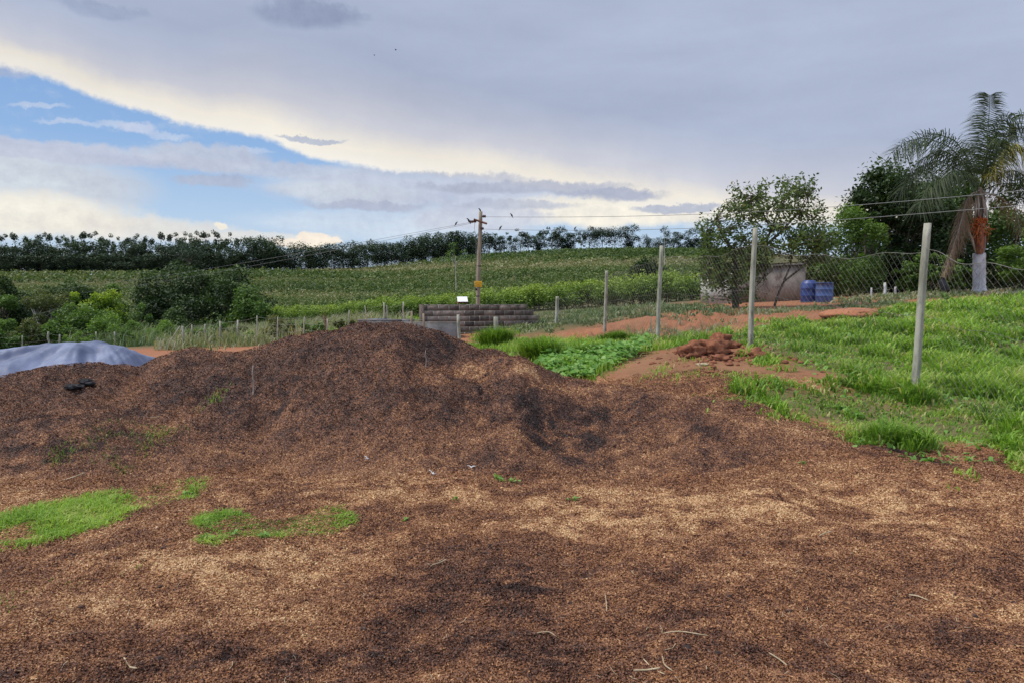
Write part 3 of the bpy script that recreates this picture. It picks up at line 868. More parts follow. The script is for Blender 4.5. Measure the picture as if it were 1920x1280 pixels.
def grass_patch(name, label, n, pts, feather, h, w, seed, hclump=.6, bare=None, ymax=30, mat='grass', cat='grass', tone0=.45, clump=.35, lean=.7):
    r_ = np.random.default_rng(seed)
    P = np.array([hit(a, b, base_z)[:2] for a, b in pts])
    m_ = feather * 2
    # sample in (u, logY) so density follows what can be seen
    u = P[:, 0] / P[:, 1]
    ly = np.log(P[:, 1])
    U = r_.uniform(u.min() - .03, u.max() + .03, n); L = r_.uniform(ly.min() - .05, ly.max() + .05, n)
    Y = np.exp(L); X = U * Y
    ed = fbm(X * 1.6, Y * 1.6, 60 + seed, 4) * feather * (3 if feather > .15 else 1.3)
    mk = poly_mask_w(X + ed, Y + ed, P, feather)
    cl = fbm(X * 2.0, Y * 2.0, 200 + seed, 4)
    cl2 = fbm(X * .7, Y * .7, 210 + seed, 3)
    k = mk * np.clip(.62 + cl * 2.2 + cl2 * 1.6, clump, 1.0) > r_.random(n)
    if bare is not None:
        for (a, b, rx, ry) in bare:
            p0 = hit(a, b, base_z); p1 = hit(a, b + ry, base_z); p2 = hit(a, b - ry, base_z)
            q = ((X - p0[0]) / (rx * p0[1] / F)) ** 2 + ((Y - p0[1]) / (abs(p2[1] - p1[1]) / 2)) ** 2
            k &= (q + cl * 2.5 > r_.random(n) * 1.6)
    X, Y, cl, cl2, mk = X[k], Y[k], cl[k], cl2[k], mk[k]
    Z = surf(X, Y)
    hh = h * (.45 + .8 * r_.random(len(X))) * np.clip(1 + hclump * (cl * 2.2 + cl2 * 1.5), .55, 2.0) * np.clip(mk * 1.6, .3, 1)
    ww = w * (.6 + .8 * r_.random(len(X))) * np.clip(Y / 9, .8, 2.2)
    tone = np.clip(tone0 + cl2 * .35 + cl * .25 + (r_.random(len(X)) - .5) * .5, 0, .92)
    yl = fbm(X * 1.1 + 5, Y * 1.1, 220 + seed, 4)
    tone = np.clip(tone + yl * .5, 0, .92)
    tone = np.where(r_.random(len(X)) < .03 + .10 * np.clip(-cl2 * 3, 0, 1), 1.0, tone)
    V, Q, T = blades(X, Y, Z, hh, ww, r_, tone, lean)
    return tag(mesh(name, V, Q, M[mat], tone=T), label, cat, kind='stuff')


grass_patch('grass', 'bright green grass covering the slope on the right around the nearest fence post', 300000, GRASS_A, .5, .15, .018, 1, clump=.12, hclump=1.1, lean=1.0,
            bare=[(1500, 706, 90, 13), (1880, 760, 60, 12), (1760, 752, 40, 6)])
grass_patch('grass', 'short turf between the taller tufts of the green slope on the right', 150000, GRASS_A, .5, .05, .012, 22, clump=.45, hclump=.5, tone0=.5, lean=1.1)
grass_patch('broadleaf_weeds', 'low broad-leaved weeds mixed into the green slope on the right', 9000, GRASS_A, .4, .07, .045, 21, mat='vine', tone0=.55, lean=1.5, clump=.0, hclump=.8)
grass_patch('grass', 'green grass strip between the husk mound and the red bank', 60000, GRASS_B, .3, .15, .011, 2)
grass_patch('grass', 'bright green grass patch on the husk at the left edge', 42000, GRASS_C, .10, .045, .0085, 3, tone0=.66, clump=.45, hclump=1.3, lean=1.2)
grass_patch('grass', 'small green grass patch on the husk right of the larger left patch', 42000, GRASS_D, .06, .042, .008, 4, tone0=.62, clump=.6, hclump=1.2, lean=1.2)
grass_patch('grass', 'thin dull green grass wisps low on the husk at lower left', 14000, [(-40, 1130), (90, 1085), (200, 1065), (290, 1058), (220, 1085), (120, 1105), (0, 1160)], .09, .04, .006, 5, tone0=.42, clump=0)
grass_patch('grass', 'sparse grass tufts along the foot of the mound at left', 14000, [(90, 870), (200, 838), (330, 828), (420, 800), (400, 820), (330, 842), (190, 905), (110, 900)], .10, .045, .006, 6, tone0=.45, clump=0)
grass_patch('grass', 'green fringe of grass edging the bare earth by the soil clods', 2500, [(1190, 722), (1220, 690), (1280, 676), (1330, 690), (1420, 700), (1400, 715), (1300, 712), (1260, 728)], .25, .06, .010, 7, tone0=.45, clump=0)
grass_patch('meadow_grass', 'pale green rough grass behind the red bank before the coffee hedge', 60000, [(1000, 616), (1100, 606), (1200, 594), (1325, 586), (1325, 571), (1200, 577), (1100, 583), (1010, 590)], 1.0, .16, .02, 8, mat='weed', tone0=.42)
grass_patch('dry_weeds', 'greyish dry weeds and stalks along the wire fence behind the mound', 60000, [(330, 655), (480, 650), (560, 632), (680, 618), (740, 604), (660, 598), (540, 604), (420, 622), (330, 640)], 1.2, .5, .018, 9, mat='weed', tone0=.66, lean=.7, hclump=1.2)
grass_patch('grass', 'green grass growing behind the low grey wall left of the pole', 14000, [(560, 632), (680, 620), (760, 602), (800, 600), (795, 592), (720, 597), (600, 612)], .8, .22, .03, 10, mat='grass', tone0=.45)
grass_patch('weeds', 'tall mixed weeds beyond the wire fence at far left', 90000, [(-120, 652), (140, 645), (330, 645), (400, 620), (330, 606), (100, 616), (-120, 622)], 2.0, .8, .03, 12, mat='weed', tone0=.28, lean=.6, hclump=1.0)
grass_patch('grass', 'scrubby grass verge at the foot of the trees behind the shed and palm', 16000, [(1560, 574), (1700, 566), (1820, 556), (2000, 552), (2000, 546), (1800, 549), (1640, 556), (1560, 564)], .8, .14, .03, 13, mat='weed', tone0=.5)


grass_patch('dry_weeds', 'brown dry weeds and roots hanging over the eroded face of the red bank', 4500, [(1150, 638), (1250, 636), (1340, 632), (1420, 612), (1400, 596), (1320, 598), (1230, 606)], .5, .17, .012, 14, mat='weed', tone0=.75, lean=1.0, clump=.0, hclump=1.2)
grass_patch('meadow_grass', 'sparse low grass between the shed foot and the red path', 26000, [(1330, 584), (1420, 582), (1560, 576), (1700, 568), (1700, 572), (1560, 582), (1430, 590), (1330, 594)], .5, .10, .014, 15, mat='weed', tone0=.5, clump=.0)


def tussock(px, py, wpx, hpx, label, seed, n=1600):
    r_ = np.random.default_rng(seed)
    c = hit(px, py, base_z); s = c[1] / F
    th = r_.random(n) * 2 * PI; q = np.sqrt(r_.random(n)) * wpx * s / 2 * .6
    X = c[0] + np.cos(th) * q; Y = c[1] + np.sin(th) * q * .7
    V, Q, T = blades(X, Y, base_z(X, Y), hpx * s * 1.35 * (.5 + .7 * r_.random(n)), .013 * np.ones(n), r_, np.clip(.36 + (r_.random(n) - .5) * .7, 0, .9), .95)
    o = mesh('grass_tussock', V, Q, M['grass'], tone=T, loc=c)
    tag(o, label, 'grass tussock', 'tall grass tussocks behind the mound')


tussock(930, 652, 90, 34, 'tall spiky green grass tussock at the foot of the utility pole, leftmost of them', 31)
tussock(1012, 676, 110, 38, 'wide dark green grass tussock between the pole and the broad-leaved vine', 32)
tussock(1105, 668, 90, 20, 'low green grass tussock behind the broad-leaved vine', 33)
tussock(1150, 642, 70, 18, 'small green grass tussock at the foot of the third tall fence post from the left', 34)


# ------------------------------------------------------------------ vine with broad leaves
def vine():
    r_ = np.random.default_rng(41)
    pts = [(1000, 686), (1040, 672), (1100, 660), (1215, 646), (1215, 664), (1150, 690), (1110, 712), (1070, 716), (1030, 704)]
    P = np.array([hit(a, b, base_z)[:2] for a, b in pts])
    n = 4200
    X = r_.uniform(P[:, 0].min(), P[:, 0].max(), n); Y = r_.uniform(P[:, 1].min(), P[:, 1].max(), n)
    k = poly_mask_w(X + fbm(X * 2, Y * 2, 5) * .3, Y, P, .2) > .4 + .4 * r_.random(n)
    X, Y = X[k], Y[k]; n = len(X)
    h = .05 + .16 * r_.random(n) * np.clip(1 + fbm(X * 2, Y * 2, 6) * 2, .3, 1.6)
    C = np.stack([X, Y, base_z(X, Y) + h], 1)
    root = empty('squash_vine', (*P.mean(0), float(base_z(P.mean(0)[0:1], P.mean(0)[1:2])[0])), 'low sprawling vine with broad light green leaves at the right foot of the mound', 'vine')
    a, b = rot_rand(n, r_); nn = np.stack([r_.normal(0, .35, n), r_.normal(-.25, .35, n), np.ones(n)], 1); nn /= np.linalg.norm(nn, axis=1)[:, None]
    a -= (a * nn).sum(1)[:, None] * nn; a /= np.linalg.norm(a, axis=1)[:, None]; b = np.cross(nn, a)
    L = (.045 + .075 * r_.random(n))[:, None]
    # heart-shaped leaf of two halves folded on the midrib
    mid0 = C - a * L * .35; tip = C + a * L * .65 - nn * L * .2
    lb = C - a * L * .5 + b * L * .35 + nn * L * .1; ls = C + a * L * .1 + b * L * .52 + nn * L * .12
    rb = C - a * L * .5 - b * L * .35 + nn * L * .1; rs = C + a * L * .1 - b * L * .52 + nn * L * .12
    V = np.stack([mid0, lb, ls, tip, rs, rb], 1).reshape(-1, 3)
    q = np.arange(n)[:, None] * 6
    Q = np.concatenate([q + np.array([[0, 3, 2, 1]]), q + np.array([[0, 5, 4, 3]])])
    o = mesh('leaf_mass', V, Q, M['vine'], root, tone=np.repeat(np.clip(.62 + r_.normal(0, .28, n), 0, 1), 6))
    o['kind'] = 'stuff'
    mb = MB()
    for i in range(0, n, 4):
        mb.tube([C[i] - [0, 0, h[i] + .02], C[i] - [0, 0, .01]], .004, 4, .5, False)
    mb.build('stem', M['vine'], root)['kind'] = 'stuff'


vine()


# ------------------------------------------------------------------ clods, rag, sticks
def rock(name, px, py, r_px, label, cat, group, mat, seed, sx=1.0, sz=.75, amp=.38, parent=None, fn=surf, rough=(1.7, 6)):
    r_ = np.random.default_rng(seed)
    c = hit(px, py, fn); r0 = r_px * c[1] / F
    nu, nv = 30, 20
    U, Vv = np.meshgrid(np.linspace(0, 2 * PI, nu, endpoint=False), np.linspace(0, PI, nv))
    D = np.stack([np.cos(U) * np.sin(Vv), np.sin(U) * np.sin(Vv), np.cos(Vv)], -1).reshape(-1, 3)
    s = seed * 7.7
    q = 1 + amp * (fbm(D[:, 0] * rough[0] + s, D[:, 1] * rough[0] + D[:, 2] * 3.7, seed, 4, .6)) + amp * .8 * fbm(D[:, 2] * rough[1] + s, D[:, 0] * rough[1] - D[:, 1] * 5, seed + 9, 4, .65)
    V = D * q[:, None] * r0 * np.array([sx, 1, sz]) + c + [0, 0, r0 * sz * .35]
    i = np.arange(nv - 1)[:, None] * nu; j = np.arange(nu)[None]; j2 = (j + 1) % nu
    Q = np.stack([i + j, i + nu + j, i + nu + j2, i + j2], -1).reshape(-1, 4)
    o = mesh(name, V, Q, M[mat], smooth=False, loc=c)
    return tag(o, label, cat, group)


CG = 'red earth clods dug out beside the fence'
rock('soil_clod', 1298, 668, 19, 'dark red earth clod, leftmost of the heap beside the fence post', 'clod', CG, 'clod', 1, 1.25, .95, .5)
rock('soil_clod', 1338, 664, 23, 'largest red earth clod in the middle of the heap by the fence post', 'clod', CG, 'clod', 2, 1.3, .95, .5)
rock('soil_clod', 1352, 650, 17, 'red earth clod topping the heap by the fence post', 'clod', CG, 'clod', 3, 1.2, 1.0, .5)
rock('soil_clod', 1352, 676, 15, 'crumbly red clod at the front foot of the heap', 'clod', CG, 'clod', 4, 1.5, .6, .5)
rock('soil_clod', 1374, 652, 11, 'small dark clod at the right end of the heap top', 'clod', CG, 'clod', 5, 1.2, .8, .5)
rock('soil_clod', 1421, 671, 14, 'lone red clod just right of the second nearest fence post', 'clod', CG, 'clod', 6, 1.0, .95, .5)
rock('soil_clod', 1198, 664, 12, 'flat red clod at the right tip of the broad-leaved vine', 'clod', CG, 'clod', 7, 1.9, .35, .5)
rock('soil_clod', 1322, 662, 12, 'mid-sized red clod wedged between the two big clods of the heap', 'clod', CG, 'clod', 8, 1.0, .9, .5)
rock('soil_clod', 1388, 666, 8, 'fist-sized red clod lying between the heap and the lone clod', 'clod', CG, 'clod', 9, 1.4, .6, .5)
rock('stone', 1318, 684, 9, 'pale flat stone lying in front of the clod heap', 'stone', None, 'straw', 10, 1.5, .35, .4)
rock('stone', 1330, 698, 6, 'small reddish stone in front of the pale flat stone', 'stone', None, 'clod', 12, 1.4, .5, .5)
rock('black_rag', 138, 727, 13, 'black rag lying on the left part of the mound, lower left of the pair', 'rag', 'black rags on the mound', 'rag', 13, 1.3, .5, .5)
rock('black_rag', 158, 719, 13, 'black rag lying on the left part of the mound, upper right of the pair', 'rag', 'black rags on the mound', 'rag', 14, 1.4, .5, .5)
rock('red_soil_heap', 1600, 596, 58, 'smooth low heap of orange red soil at the top edge of the green slope', 'soil heap', None, 'soil', 15, 1.0, .24, .12, fn=base_z)


def lumps(name, label, n, pick, smin, smax, mat, seed, cat, flat=.6):
    r_ = np.random.default_rng(seed)
    nu, nv = 8, 6
    U, Vv = np.meshgrid(np.linspace(0, 2 * PI, nu, endpoint=False), np.linspace(0, PI, nv))
    D = np.stack([np.cos(U) * np.sin(Vv), np.sin(U) * np.sin(Vv), np.cos(Vv)], -1).reshape(-1, 3)
    i = np.arange(nv - 1)[:, None] * nu; j = np.arange(nu)[None]; j2 = (j + 1) % nu
    Q0 = np.stack([i + j, i + nu + j, i + nu + j2, i + j2], -1).reshape(-1, 4)
    X, Y = pick(n, r_); n = len(X)
    s_ = smin + (smax - smin) * r_.random(n) ** 2.5
    k = 1 + .55 * (r_.random((n, len(D))) - .5)
    k[:, :nu] = k[:, :1]; k[:, -nu:] = k[:, -1:]
    asp = .7 + .6 * r_.random((n, 1, 3)); asp[..., 2] *= flat
    V = D[None] * k[..., None] * s_[:, None, None] * asp + np.stack([X, Y, surf(X, Y) + s_ * flat * .25], 1)[:, None]
    Q = (Q0[None] + (np.arange(n) * len(D))[:, None, None]).reshape(-1, 4)
    V = V.reshape(-1, 3)
    dry = np.repeat(np.clip(dryness(X, Y) - .12 + .25 * r_.normal(size=n) * .5, 0, 1), len(D))
    tag(mesh(name, V, Q, M[mat], attrs={'dry': dry, 'tone': np.full(len(V), .5)}), label, cat, kind='stuff')


def _near_heap(n, r_):
    c = hit(1345, 672); q = np.abs(r_.normal(size=n)) * .75; a = r_.random(n) * 2 * PI
    return c[0] + np.cos(a) * q * 1.1, c[1] + np.sin(a) * q * 1.2


def _on_husk(n, r_):
    Y = np.exp(r_.uniform(math.log(2.3), math.log(9.5), n)); X = Y * (r_.random(n) * 1.5 - .75)
    k = masks(X, Y)[0] > .55
    return X[k], Y[k]


lumps('soil_crumbs', 'small red soil crumbs scattered around the clod heap by the fence', 420, _near_heap, .008, .06, 'clod', 71, 'soil crumbs')
lumps('husk_clumps', 'small stuck-together clumps of husk lying loose over the mound and yard', 1300, _on_husk, .005, .017, 'mound', 72, 'husk clumps', .7)


def stick(px, y0, y1, r0, label):
    b = hit(px, y1); t = b + [0.01, 0, (y1 - y0) * b[1] / F]
    mb = MB(); mb.tube([b - [0, 0, .1], b + (t - b) * .4 + [.012, 0, 0], b + (t - b) * .7 - [.006, 0, 0], t], [r0, r0, r0 * .9, r0 * .7], 7, .5, wob=.3)
    tag(mb.build('stick', M['stake'], loc=b), label, 'stick')


stick(797, 655, 686, .006, 'thin grey stick upright in the mound below its dark overhang')
stick(474, 684, 736, .010, 'thin pale stick upright in the middle left face of the mound')


# ------------------------------------------------------------------ straws
def straw(pts, label, w=.007, seed=0, grp='dry straws lying on the husk'):
    P = [hit(a, b) + [0, 0, .012 + .012 * math.sin(i * 2.1 + seed)] for i, (a, b) in enumerate(pts)]
    P = np.array(P)
    t = np.linspace(0, len(P) - 1, 9)
    P = np.stack([np.interp(t, range(len(P)), P[:, k]) for k in range(3)], 1)
    P = np.stack([np.convolve(np.pad(P[:, k], 1, mode='edge'), [.25, .5, .25], 'valid') for k in range(3)], 1)
    mb = MB(); mb.tube(P, [w * .25] + [w * .5] * 7 + [w * .2], 5, .5)
    tag(mb.build('straw', M['straw'], loc=P[0]), label, 'straw', grp)


straw([(808, 1066), (824, 1058), (840, 1047)], 'short pale straw on the dark stretch left of the picture middle', .008, 1)
straw([(806, 1068), (816, 1056), (834, 1048)], 'straw crossing the short pale straw left of the picture middle', .005, 2)
straw([(232, 1236), (242, 1250), (258, 1261)], 'curved pale straw near the lower left corner', .010, 3)
straw([(108, 903), (135, 897), (162, 889)], 'long straw above the left grass patch', .012, 4)
straw([(1530, 1008), (1545, 1004), (1562, 999)], 'bent straw right of the centre on pale husk', .008, 5)
straw([(1703, 1117), (1720, 1124), (1748, 1129)], 'long curved straw on the right in front of a dark patch', .008, 6)
straw([(1440, 1230), (1462, 1242), (1480, 1250)], 'straw near the lower edge left of the corner straws', .008, 7)
straw([(1186, 1266), (1215, 1257), (1240, 1254)], 'thick straw base of the bundle at the lower edge', .010, 8)
straw([(1205, 1240), (1225, 1254), (1248, 1272)], 'thin straw slanting through the bundle at the lower edge', .006, 9)
straw([(1242, 1230), (1245, 1248), (1262, 1268)], 'right-hand straw of the bundle at the lower edge', .006, 10)
straw([(1240, 1187), (1270, 1188), (1305, 1194), (1335, 1192)], 'long thin straw lying level above the bundle', .006, 11)
straw([(1133, 1108), (1136, 1128), (1138, 1150)], 'thin upright-lying straw below the picture centre', .005, 12)
straw([(1005, 1192), (1030, 1190), (1050, 1198)], 'faint brown straw left of the bundle', .006, 13)
straw([(280, 786), (300, 782)], 'pale straw on the grass tufts at the mound foot', .010, 14)
straw([(1830, 742), (1870, 746), (1925, 750)], 'dry cane lying in the grass right of the nearest fence post', .022, 15, 'dry canes in the grass')
straw([(1800, 770), (1830, 758), (1850, 742)], 'yellowish cane leaning over the dry cane in the grass', .014, 16, 'dry canes in the grass')


def straw_bits():
    r_ = np.random.default_rng(50)
    n = 420
    Y = np.exp(r_.uniform(math.log(2.2), math.log(9.2), n)); X = Y * (r_.random(n) * 1.5 - .75)
    h = masks(X, Y)[0] > .6
    X, Y = X[h], Y[h]; n = len(X)
    Z = surf(X, Y) + .010
    th = r_.random(n) * PI; L = .008 + .028 * r_.random(n) ** 2
    d = np.stack([np.cos(th) * L, np.sin(th) * L, r_.normal(0, .006, n)], 1); s = np.stack([-np.sin(th), np.cos(th), 0 * th], 1) * .0012
    C = np.stack([X, Y, Z], 1); bend = np.stack([-np.sin(th), np.cos(th), 0 * th], 1) * (L * (r_.random(n) - .5))[:, None]
    V = np.stack([C - d - s, C - d + s, C + bend - s, C + bend + s, C + d - s, C + d + s], 1).reshape(-1, 3)
    b = np.arange(n)[:, None] * 6
    Q = np.concatenate([b + np.array([[0, 1, 3, 2]]), b + np.array([[2, 3, 5, 4]])])
    tag(mesh('straw_bits', V, Q, M['straw'], tone=np.full(6 * n, .5)), 'tiny broken straw bits scattered through the husk', 'straw', kind='stuff')


straw_bits()

WG = 'scraps of pale thread on the mound foot'
for i, (a, b, lab) in enumerate([(812, 890, 'white forked scrap on the dark husk left of the picture middle'), (884, 878, 'small white scrap right of the forked one'), (690, 862, 'thin white scrap at the mound foot, leftmost of them')]):
    c = hit(a, b); mb = MB(); r_ = np.random.default_rng(i)
    for k in range(4):
        e = c + [r_.uniform(-.04, .04), r_.uniform(-.02, .02), r_.uniform(.005, .05)]
        mb.tube([c + [0, 0, .012], (c + e) / 2 + [0, 0, .012], e], [.004, .003, .002], 5)
    tag(mb.build('white_scrap', M['paleplastic'], loc=c), lab, 'scrap', WG)

SG = 'small green seedlings sprouting from the husk'
for i, (a, b, s_, lab) in enumerate([(935, 902, 14, 'yellow-green seedling pair at the front foot of the mound'), (962, 904, 11, 'smaller seedling right of the yellow-green pair'), (857, 938, 9, 'tiny seedling left of the picture middle on pale husk'),
                                    (1072, 940, 12, 'bright seedling on pale husk right of the others'), (495, 1008, 13, 'broad-leaved seedling hanging below the second grass patch'), (385, 1012, 14, 'seedling tuft at the left end of the second grass patch'), (440, 1005, 12, 'leafy seedling within the second grass patch'), (760, 975, 8, 'tiny pale seedling right of the second grass patch'), (1505, 870, 7, 'tiny seedling on the dark husk at the right of the mound foot'), (350, 930, 12, 'seedling tuft at the right end of the left grass patch')]):
    r_ = np.random.default_rng(60 + i); c = hit(a, b); sz = s_ * c[1] / F
    n = 12
    X = c[0] + r_.normal(0, sz * .4, n); Y = c[1] + r_.normal(0, sz * .4, n); C = np.stack([X, Y, surf(X, Y) + sz * (.25 + .5 * r_.random(n))], 1)
    V, Q, T = leaves(C, sz * .8, sz * .45, r_, .75, .5)
    mb = MB(); mb.add(V, Q, T)
    for k in range(n): mb.tube([[X[k], Y[k], C[k, 2] - sz], C[k]], .0012, 4, .6, False)
    tag(mb.build('seedling', M['vine'], loc=c), lab, 'seedling', SG)


# ------------------------------------------------------------------ tarpaulin-covered heap
def tarp():
    top = [(-420, 690), (-250, 672), (-120, 664), (0, 656), (40, 650), (90, 645), (135, 642), (185, 644), (232, 650), (252, 662), (270, 682), (285, 700)]
    Yr = 13.0
    P = np.array([at(a, b, Yr) for a, b in top])
    xs = np.linspace(P[0, 0], P[-1, 0] + .15, 260); vs = np.linspace(-1, 1, 120)
    X, Vv = np.meshgrid(xs, vs)
    zt = np.interp(X, P[:, 0], P[:, 2])
    half = 1.9 + .25 * fbm(X * .8, X * 0, 5, 3)
    Y = Yr + Vv * half
    g = base_z(X, Y)
    gr = base_z(X, np.full_like(X, Yr))
    cross = 1 - np.abs(Vv) ** 1.25
    H = np.maximum(zt - gr, 0)
    # folds run down from the crest, strongest in front of the peak
    pk = at(150, 644, Yr)[0]
    ang = (X - pk) / (.35 + np.abs(Vv) * 1.6)
    fold = np.sin(ang * 7 + 2.2 * fbm(X * 1.3, Y * 1.3, 9, 3)) * .11 * np.clip(np.abs(Vv) * 3, 0, 1) * np.exp(-(ang / 1.4) ** 2)
    fold += (.10 * fbm(X * .8 + Y * .6, Y * .9, 14, 3)) * np.clip(np.abs(Vv) * 2.5 - .1, 0, 1) + .012 * fbm((X + Y * .5) * 6, Y * 1.5, 17, 3)
    fold += (.05 - np.abs(fbm(ang * 2.3, np.abs(Vv) * .8, 44, 3)) * .22) * np.clip(np.abs(Vv) * 4, 0, 1)
    Z = g + .01 + H * cross * (1 + 0 * X) + fold * np.clip(cross * 3, 0, 1) * np.clip(H * 3, 0, 1)
    n, k = X.shape
    idx = np.arange(n * k).reshape(n, k)
    Q = np.stack([idx[:-1, :-1], idx[:-1, 1:], idx[1:, 1:], idx[1:, :-1]], -1).reshape(-1, 4)
    V = np.stack([X.ravel(), Y.ravel(), Z.ravel()], 1)
    c = (P[5, 0], Yr, float(gr[0, 100]))
    o = mesh('tarpaulin_heap', V, Q, M['tarp'], smooth=True, loc=c)
    tag(o, 'blue-grey plastic tarpaulin draped in folds over a long heap at the left edge', 'tarpaulin')


tarp()


# ------------------------------------------------------------------ chain link fence on the right
def right_fence():
    # (x top, y top, x base, y base, distance, half thickness)
    posts = [(1740, 419, 1713, 746, 9.4, .055), (1416, 428, 1406, 656, 13.4, .055), (1240, 461, 1233, 636, 17.5, .058), (1137, 508, 1134, 637, 22.0, .055), (1045, 556, 1043, 637, 26.0, .07), (985, 577, 983, 636, 29.0, .07)]
    root = empty('chain_link_fence', hit(1406, 656, base_z), 'sagging chain-link fence on leaning pale concrete posts running back from the right foreground', 'fence')
    tops = []
    pre = (2110, 400, 2075, 900, 6.6, .055)
    allp = [pre] + posts
    for i, (xt, yt, xb, yb, Y, h) in enumerate(allp):
        b = at(xb, yb, Y); b[2] = float(base_z(b[0:1], b[1:2])[0]); t = at(xt, yt, Y)
        r_ = np.random.default_rng(i)
        n = 14; V = []; s = np.linspace(-.12 / max(t[2] - b[2], .5), 1, n)
        ang = .5
        for q in s:
            c = b + (t - b) * q + [.006 * math.sin(q * 5 + i), 0, 0]
            hw = h * .74 * (1 - .12 * q)
            ch = hw * .72
            ring = [(hw, ch), (ch, hw), (-ch, hw), (-hw, ch), (-hw, -ch), (-ch, -hw), (ch, -hw), (hw, -ch)]
            for (x_, y_) in ring:
                ca, sa = math.cos(ang), math.sin(ang)
                V.append(c + [x_ * ca - y_ * sa + r_.normal(0, .0015), x_ * sa + y_ * ca, 0])
        V = np.array(V); k = 8
        i0 = np.arange(n - 1)[:, None] * k; j = np.arange(k)[None]; j2 = (j + 1) % k
        Q = np.stack([i0 + j, i0 + j2, i0 + k + j2, i0 + k + j], -1).reshape(-1, 4)
        e = (n - 1) * k
        Q = np.concatenate([Q, [[e, e + 1, e + 2, e + 3], [e, e + 3, e + 4, e + 7], [e + 4, e + 5, e + 6, e + 7]]])
        mesh('post', V, Q, M['post'], root, tone=np.full(len(V), .5))
        tops.append((b, t))
    # sagging mesh per span
    frac = [.84, .85, .87, .90, .92, .9, .9]
    for i in range(len(allp) - 1):
        (b0, t0), (b1, t1) = tops[i], tops[i + 1]
        A0 = b0 + (t0 - b0) * frac[i]; A1 = b1 + (t1 - b1) * frac[i + 1]
        L = float(np.hypot(*(A1 - A0)[:2]))
        def P(s, v):                    # s along 0..1, v height fraction 0..1
            g = b0 + (b1 - b0) * s; g[2] = float(base_z(g[0:1], g[1:2])[0]) + .03
            tp = A0 + (A1 - A0) * s
            tp[2] -= .16 * 4 * s * (1 - s) * (1 if i < 3 else .4) + .03 * math.sin(s * 19 + i)
            p = g + (tp - g) * v
            p[1] += .05 * math.sin(s * 7 + v * 3)
            return p
        N = 41
        tw = MB(); tw.tube([P(s, 1.0) for s in np.linspace(0, 1, N)], .0035 if i < 3 else .003, 4, .5, False)
        tw.tube([P(s, .55) for s in np.linspace(0, 1, N)], .0018, 4, .5, False)
        tw.build('top_wire', M['wire'], root)
        mb = MB()
        cell = .115 if i < 3 else .16
        H = float(A0[2] - b0[2])
        nw = int(L / cell)
        rw = .0014 if i < 3 else .0018
        for sgn in (1, -1):
            m_ = int((L + H) / cell)
            for q in range(m_):
                x0 = q * cell - (H if sgn > 0 else 0)
                pts = []
                for v in np.linspace(0, 1, 9):
                    x = x0 + sgn * v * H + (0 if sgn > 0 else H * 0)
                    if sgn < 0: x = q * cell - v * H
                    s = x / L
                    if 0 <= s <= 1: pts.append(P(s, v))
                if len(pts) >= 2: mb.tube(pts, rw, 3, .5, False)
        o = mb.build('wire_mesh', M['wire'], root)


right_fence()


# ------------------------------------------------------------------ rail fences at the back and left
def post_fence(name, label, posts, wires, mat='oldpost'):
    root = None; pr = None; T = []
    for i, (xt, yt, xb, yb, Y, h) in enumerate(posts):
        h *= .68
        b = at(xb, yb, Y); b[2] = min(b[2], float(base_z(b[0:1], b[1:2])[0])); t = at(xt, yt, Y)
        if root is None: root = empty(name, b, label, 'fence')
        mb = MB(); r_ = np.random.default_rng(i)
        mb.tube([b - [0, 0, .15], b + (t - b) * .35 + [r_.normal(0, h * .3), 0, 0], b + (t - b) * .7 + [r_.normal(0, h * .3), 0, 0], t], [h, h * .97, h * .9, h * .82], 8, .5, wob=.2, seed=i)
        mb.build('post', M[mat], root)
        T.append((b, t))
    w = MB()
    for f in wires:
        P = []
        for k in range(len(T) - 1):
            a = T[k][0] + (T[k][1] - T[k][0]) * f; c = T[k + 1][0] + (T[k + 1][1] - T[k + 1][0]) * f
            for s in np.linspace(0, 1, 7)[:-1]: P.append(a + (c - a) * s - [0, 0, .12 * s * (1 - s)])
        P.append(c)
        w.tube(P, .005, 4, .5, False)
    w.build('wire', M['wire'], root)


def single_post(xt, yt, xb, yb, Y, h, mat, label):
    b = at(xb, yb, Y); b[2] = min(b[2], float(base_z(b[0:1], b[1:2])[0])); t = at(xt, yt, Y)
    mb = MB(); mb.tube([b - [0, 0, .15], b + (t - b) * .35 + [h * .2, 0, 0], b + (t - b) * .7, t], [h, h * .97, h * .93, h * .88], 8, .5, wob=.15)
    tag(mb.build('post', M[mat], loc=b), label, 'post')


post_fence('wire_fence', 'wire fence on thin pale posts beyond the tarpaulin at far left',
           [(-60, 632, -60, 656, 60, .06), (-12, 631, -12, 655, 59, .06), (42, 629, 42, 654, 58, .07), (91, 622, 91, 650, 57, .12), (112, 627, 112, 648, 56, .10), (145, 627, 145, 648, 55, .07), (180, 622, 180, 648, 54, .07), (215, 622, 216, 650, 52, .10), (265, 632, 265, 652, 50, .06), (301, 633, 301, 650, 47, .06)], [.9, .5], 'post')
post_fence('wire_fence', 'wire fence among dry weeds behind the mound, starting at a leaning brace',
           [(337, 612, 312, 652, 36, .05), (342, 612, 345, 655, 36, .09), (360, 609, 360, 652, 36, .06), (385, 608, 384, 650, 36, .07), (413, 602, 413, 648, 35.5, .08), (446, 600, 446, 645, 35, .07), (482, 592, 480, 650, 34, .045), (521, 594, 520, 640, 33.5, .05), (571, 594, 570, 630, 33, .05), (614, 598, 613, 625, 32.5, .05), (655, 582, 652, 615, 32, .05)], [.95, .7, .4], 'post')
post_fence('wire_fence', 'row of short brown posts beside the block wall left of the utility pole',
           [(772, 584, 772, 618, 24, .06), (794, 588, 793, 620, 23.5, .06)], [.8], 'pole')
single_post(859, 590, 861, 637, 22.5, .05, 'post', 'pale leaning concrete post standing before the block wall right behind the mound crest')
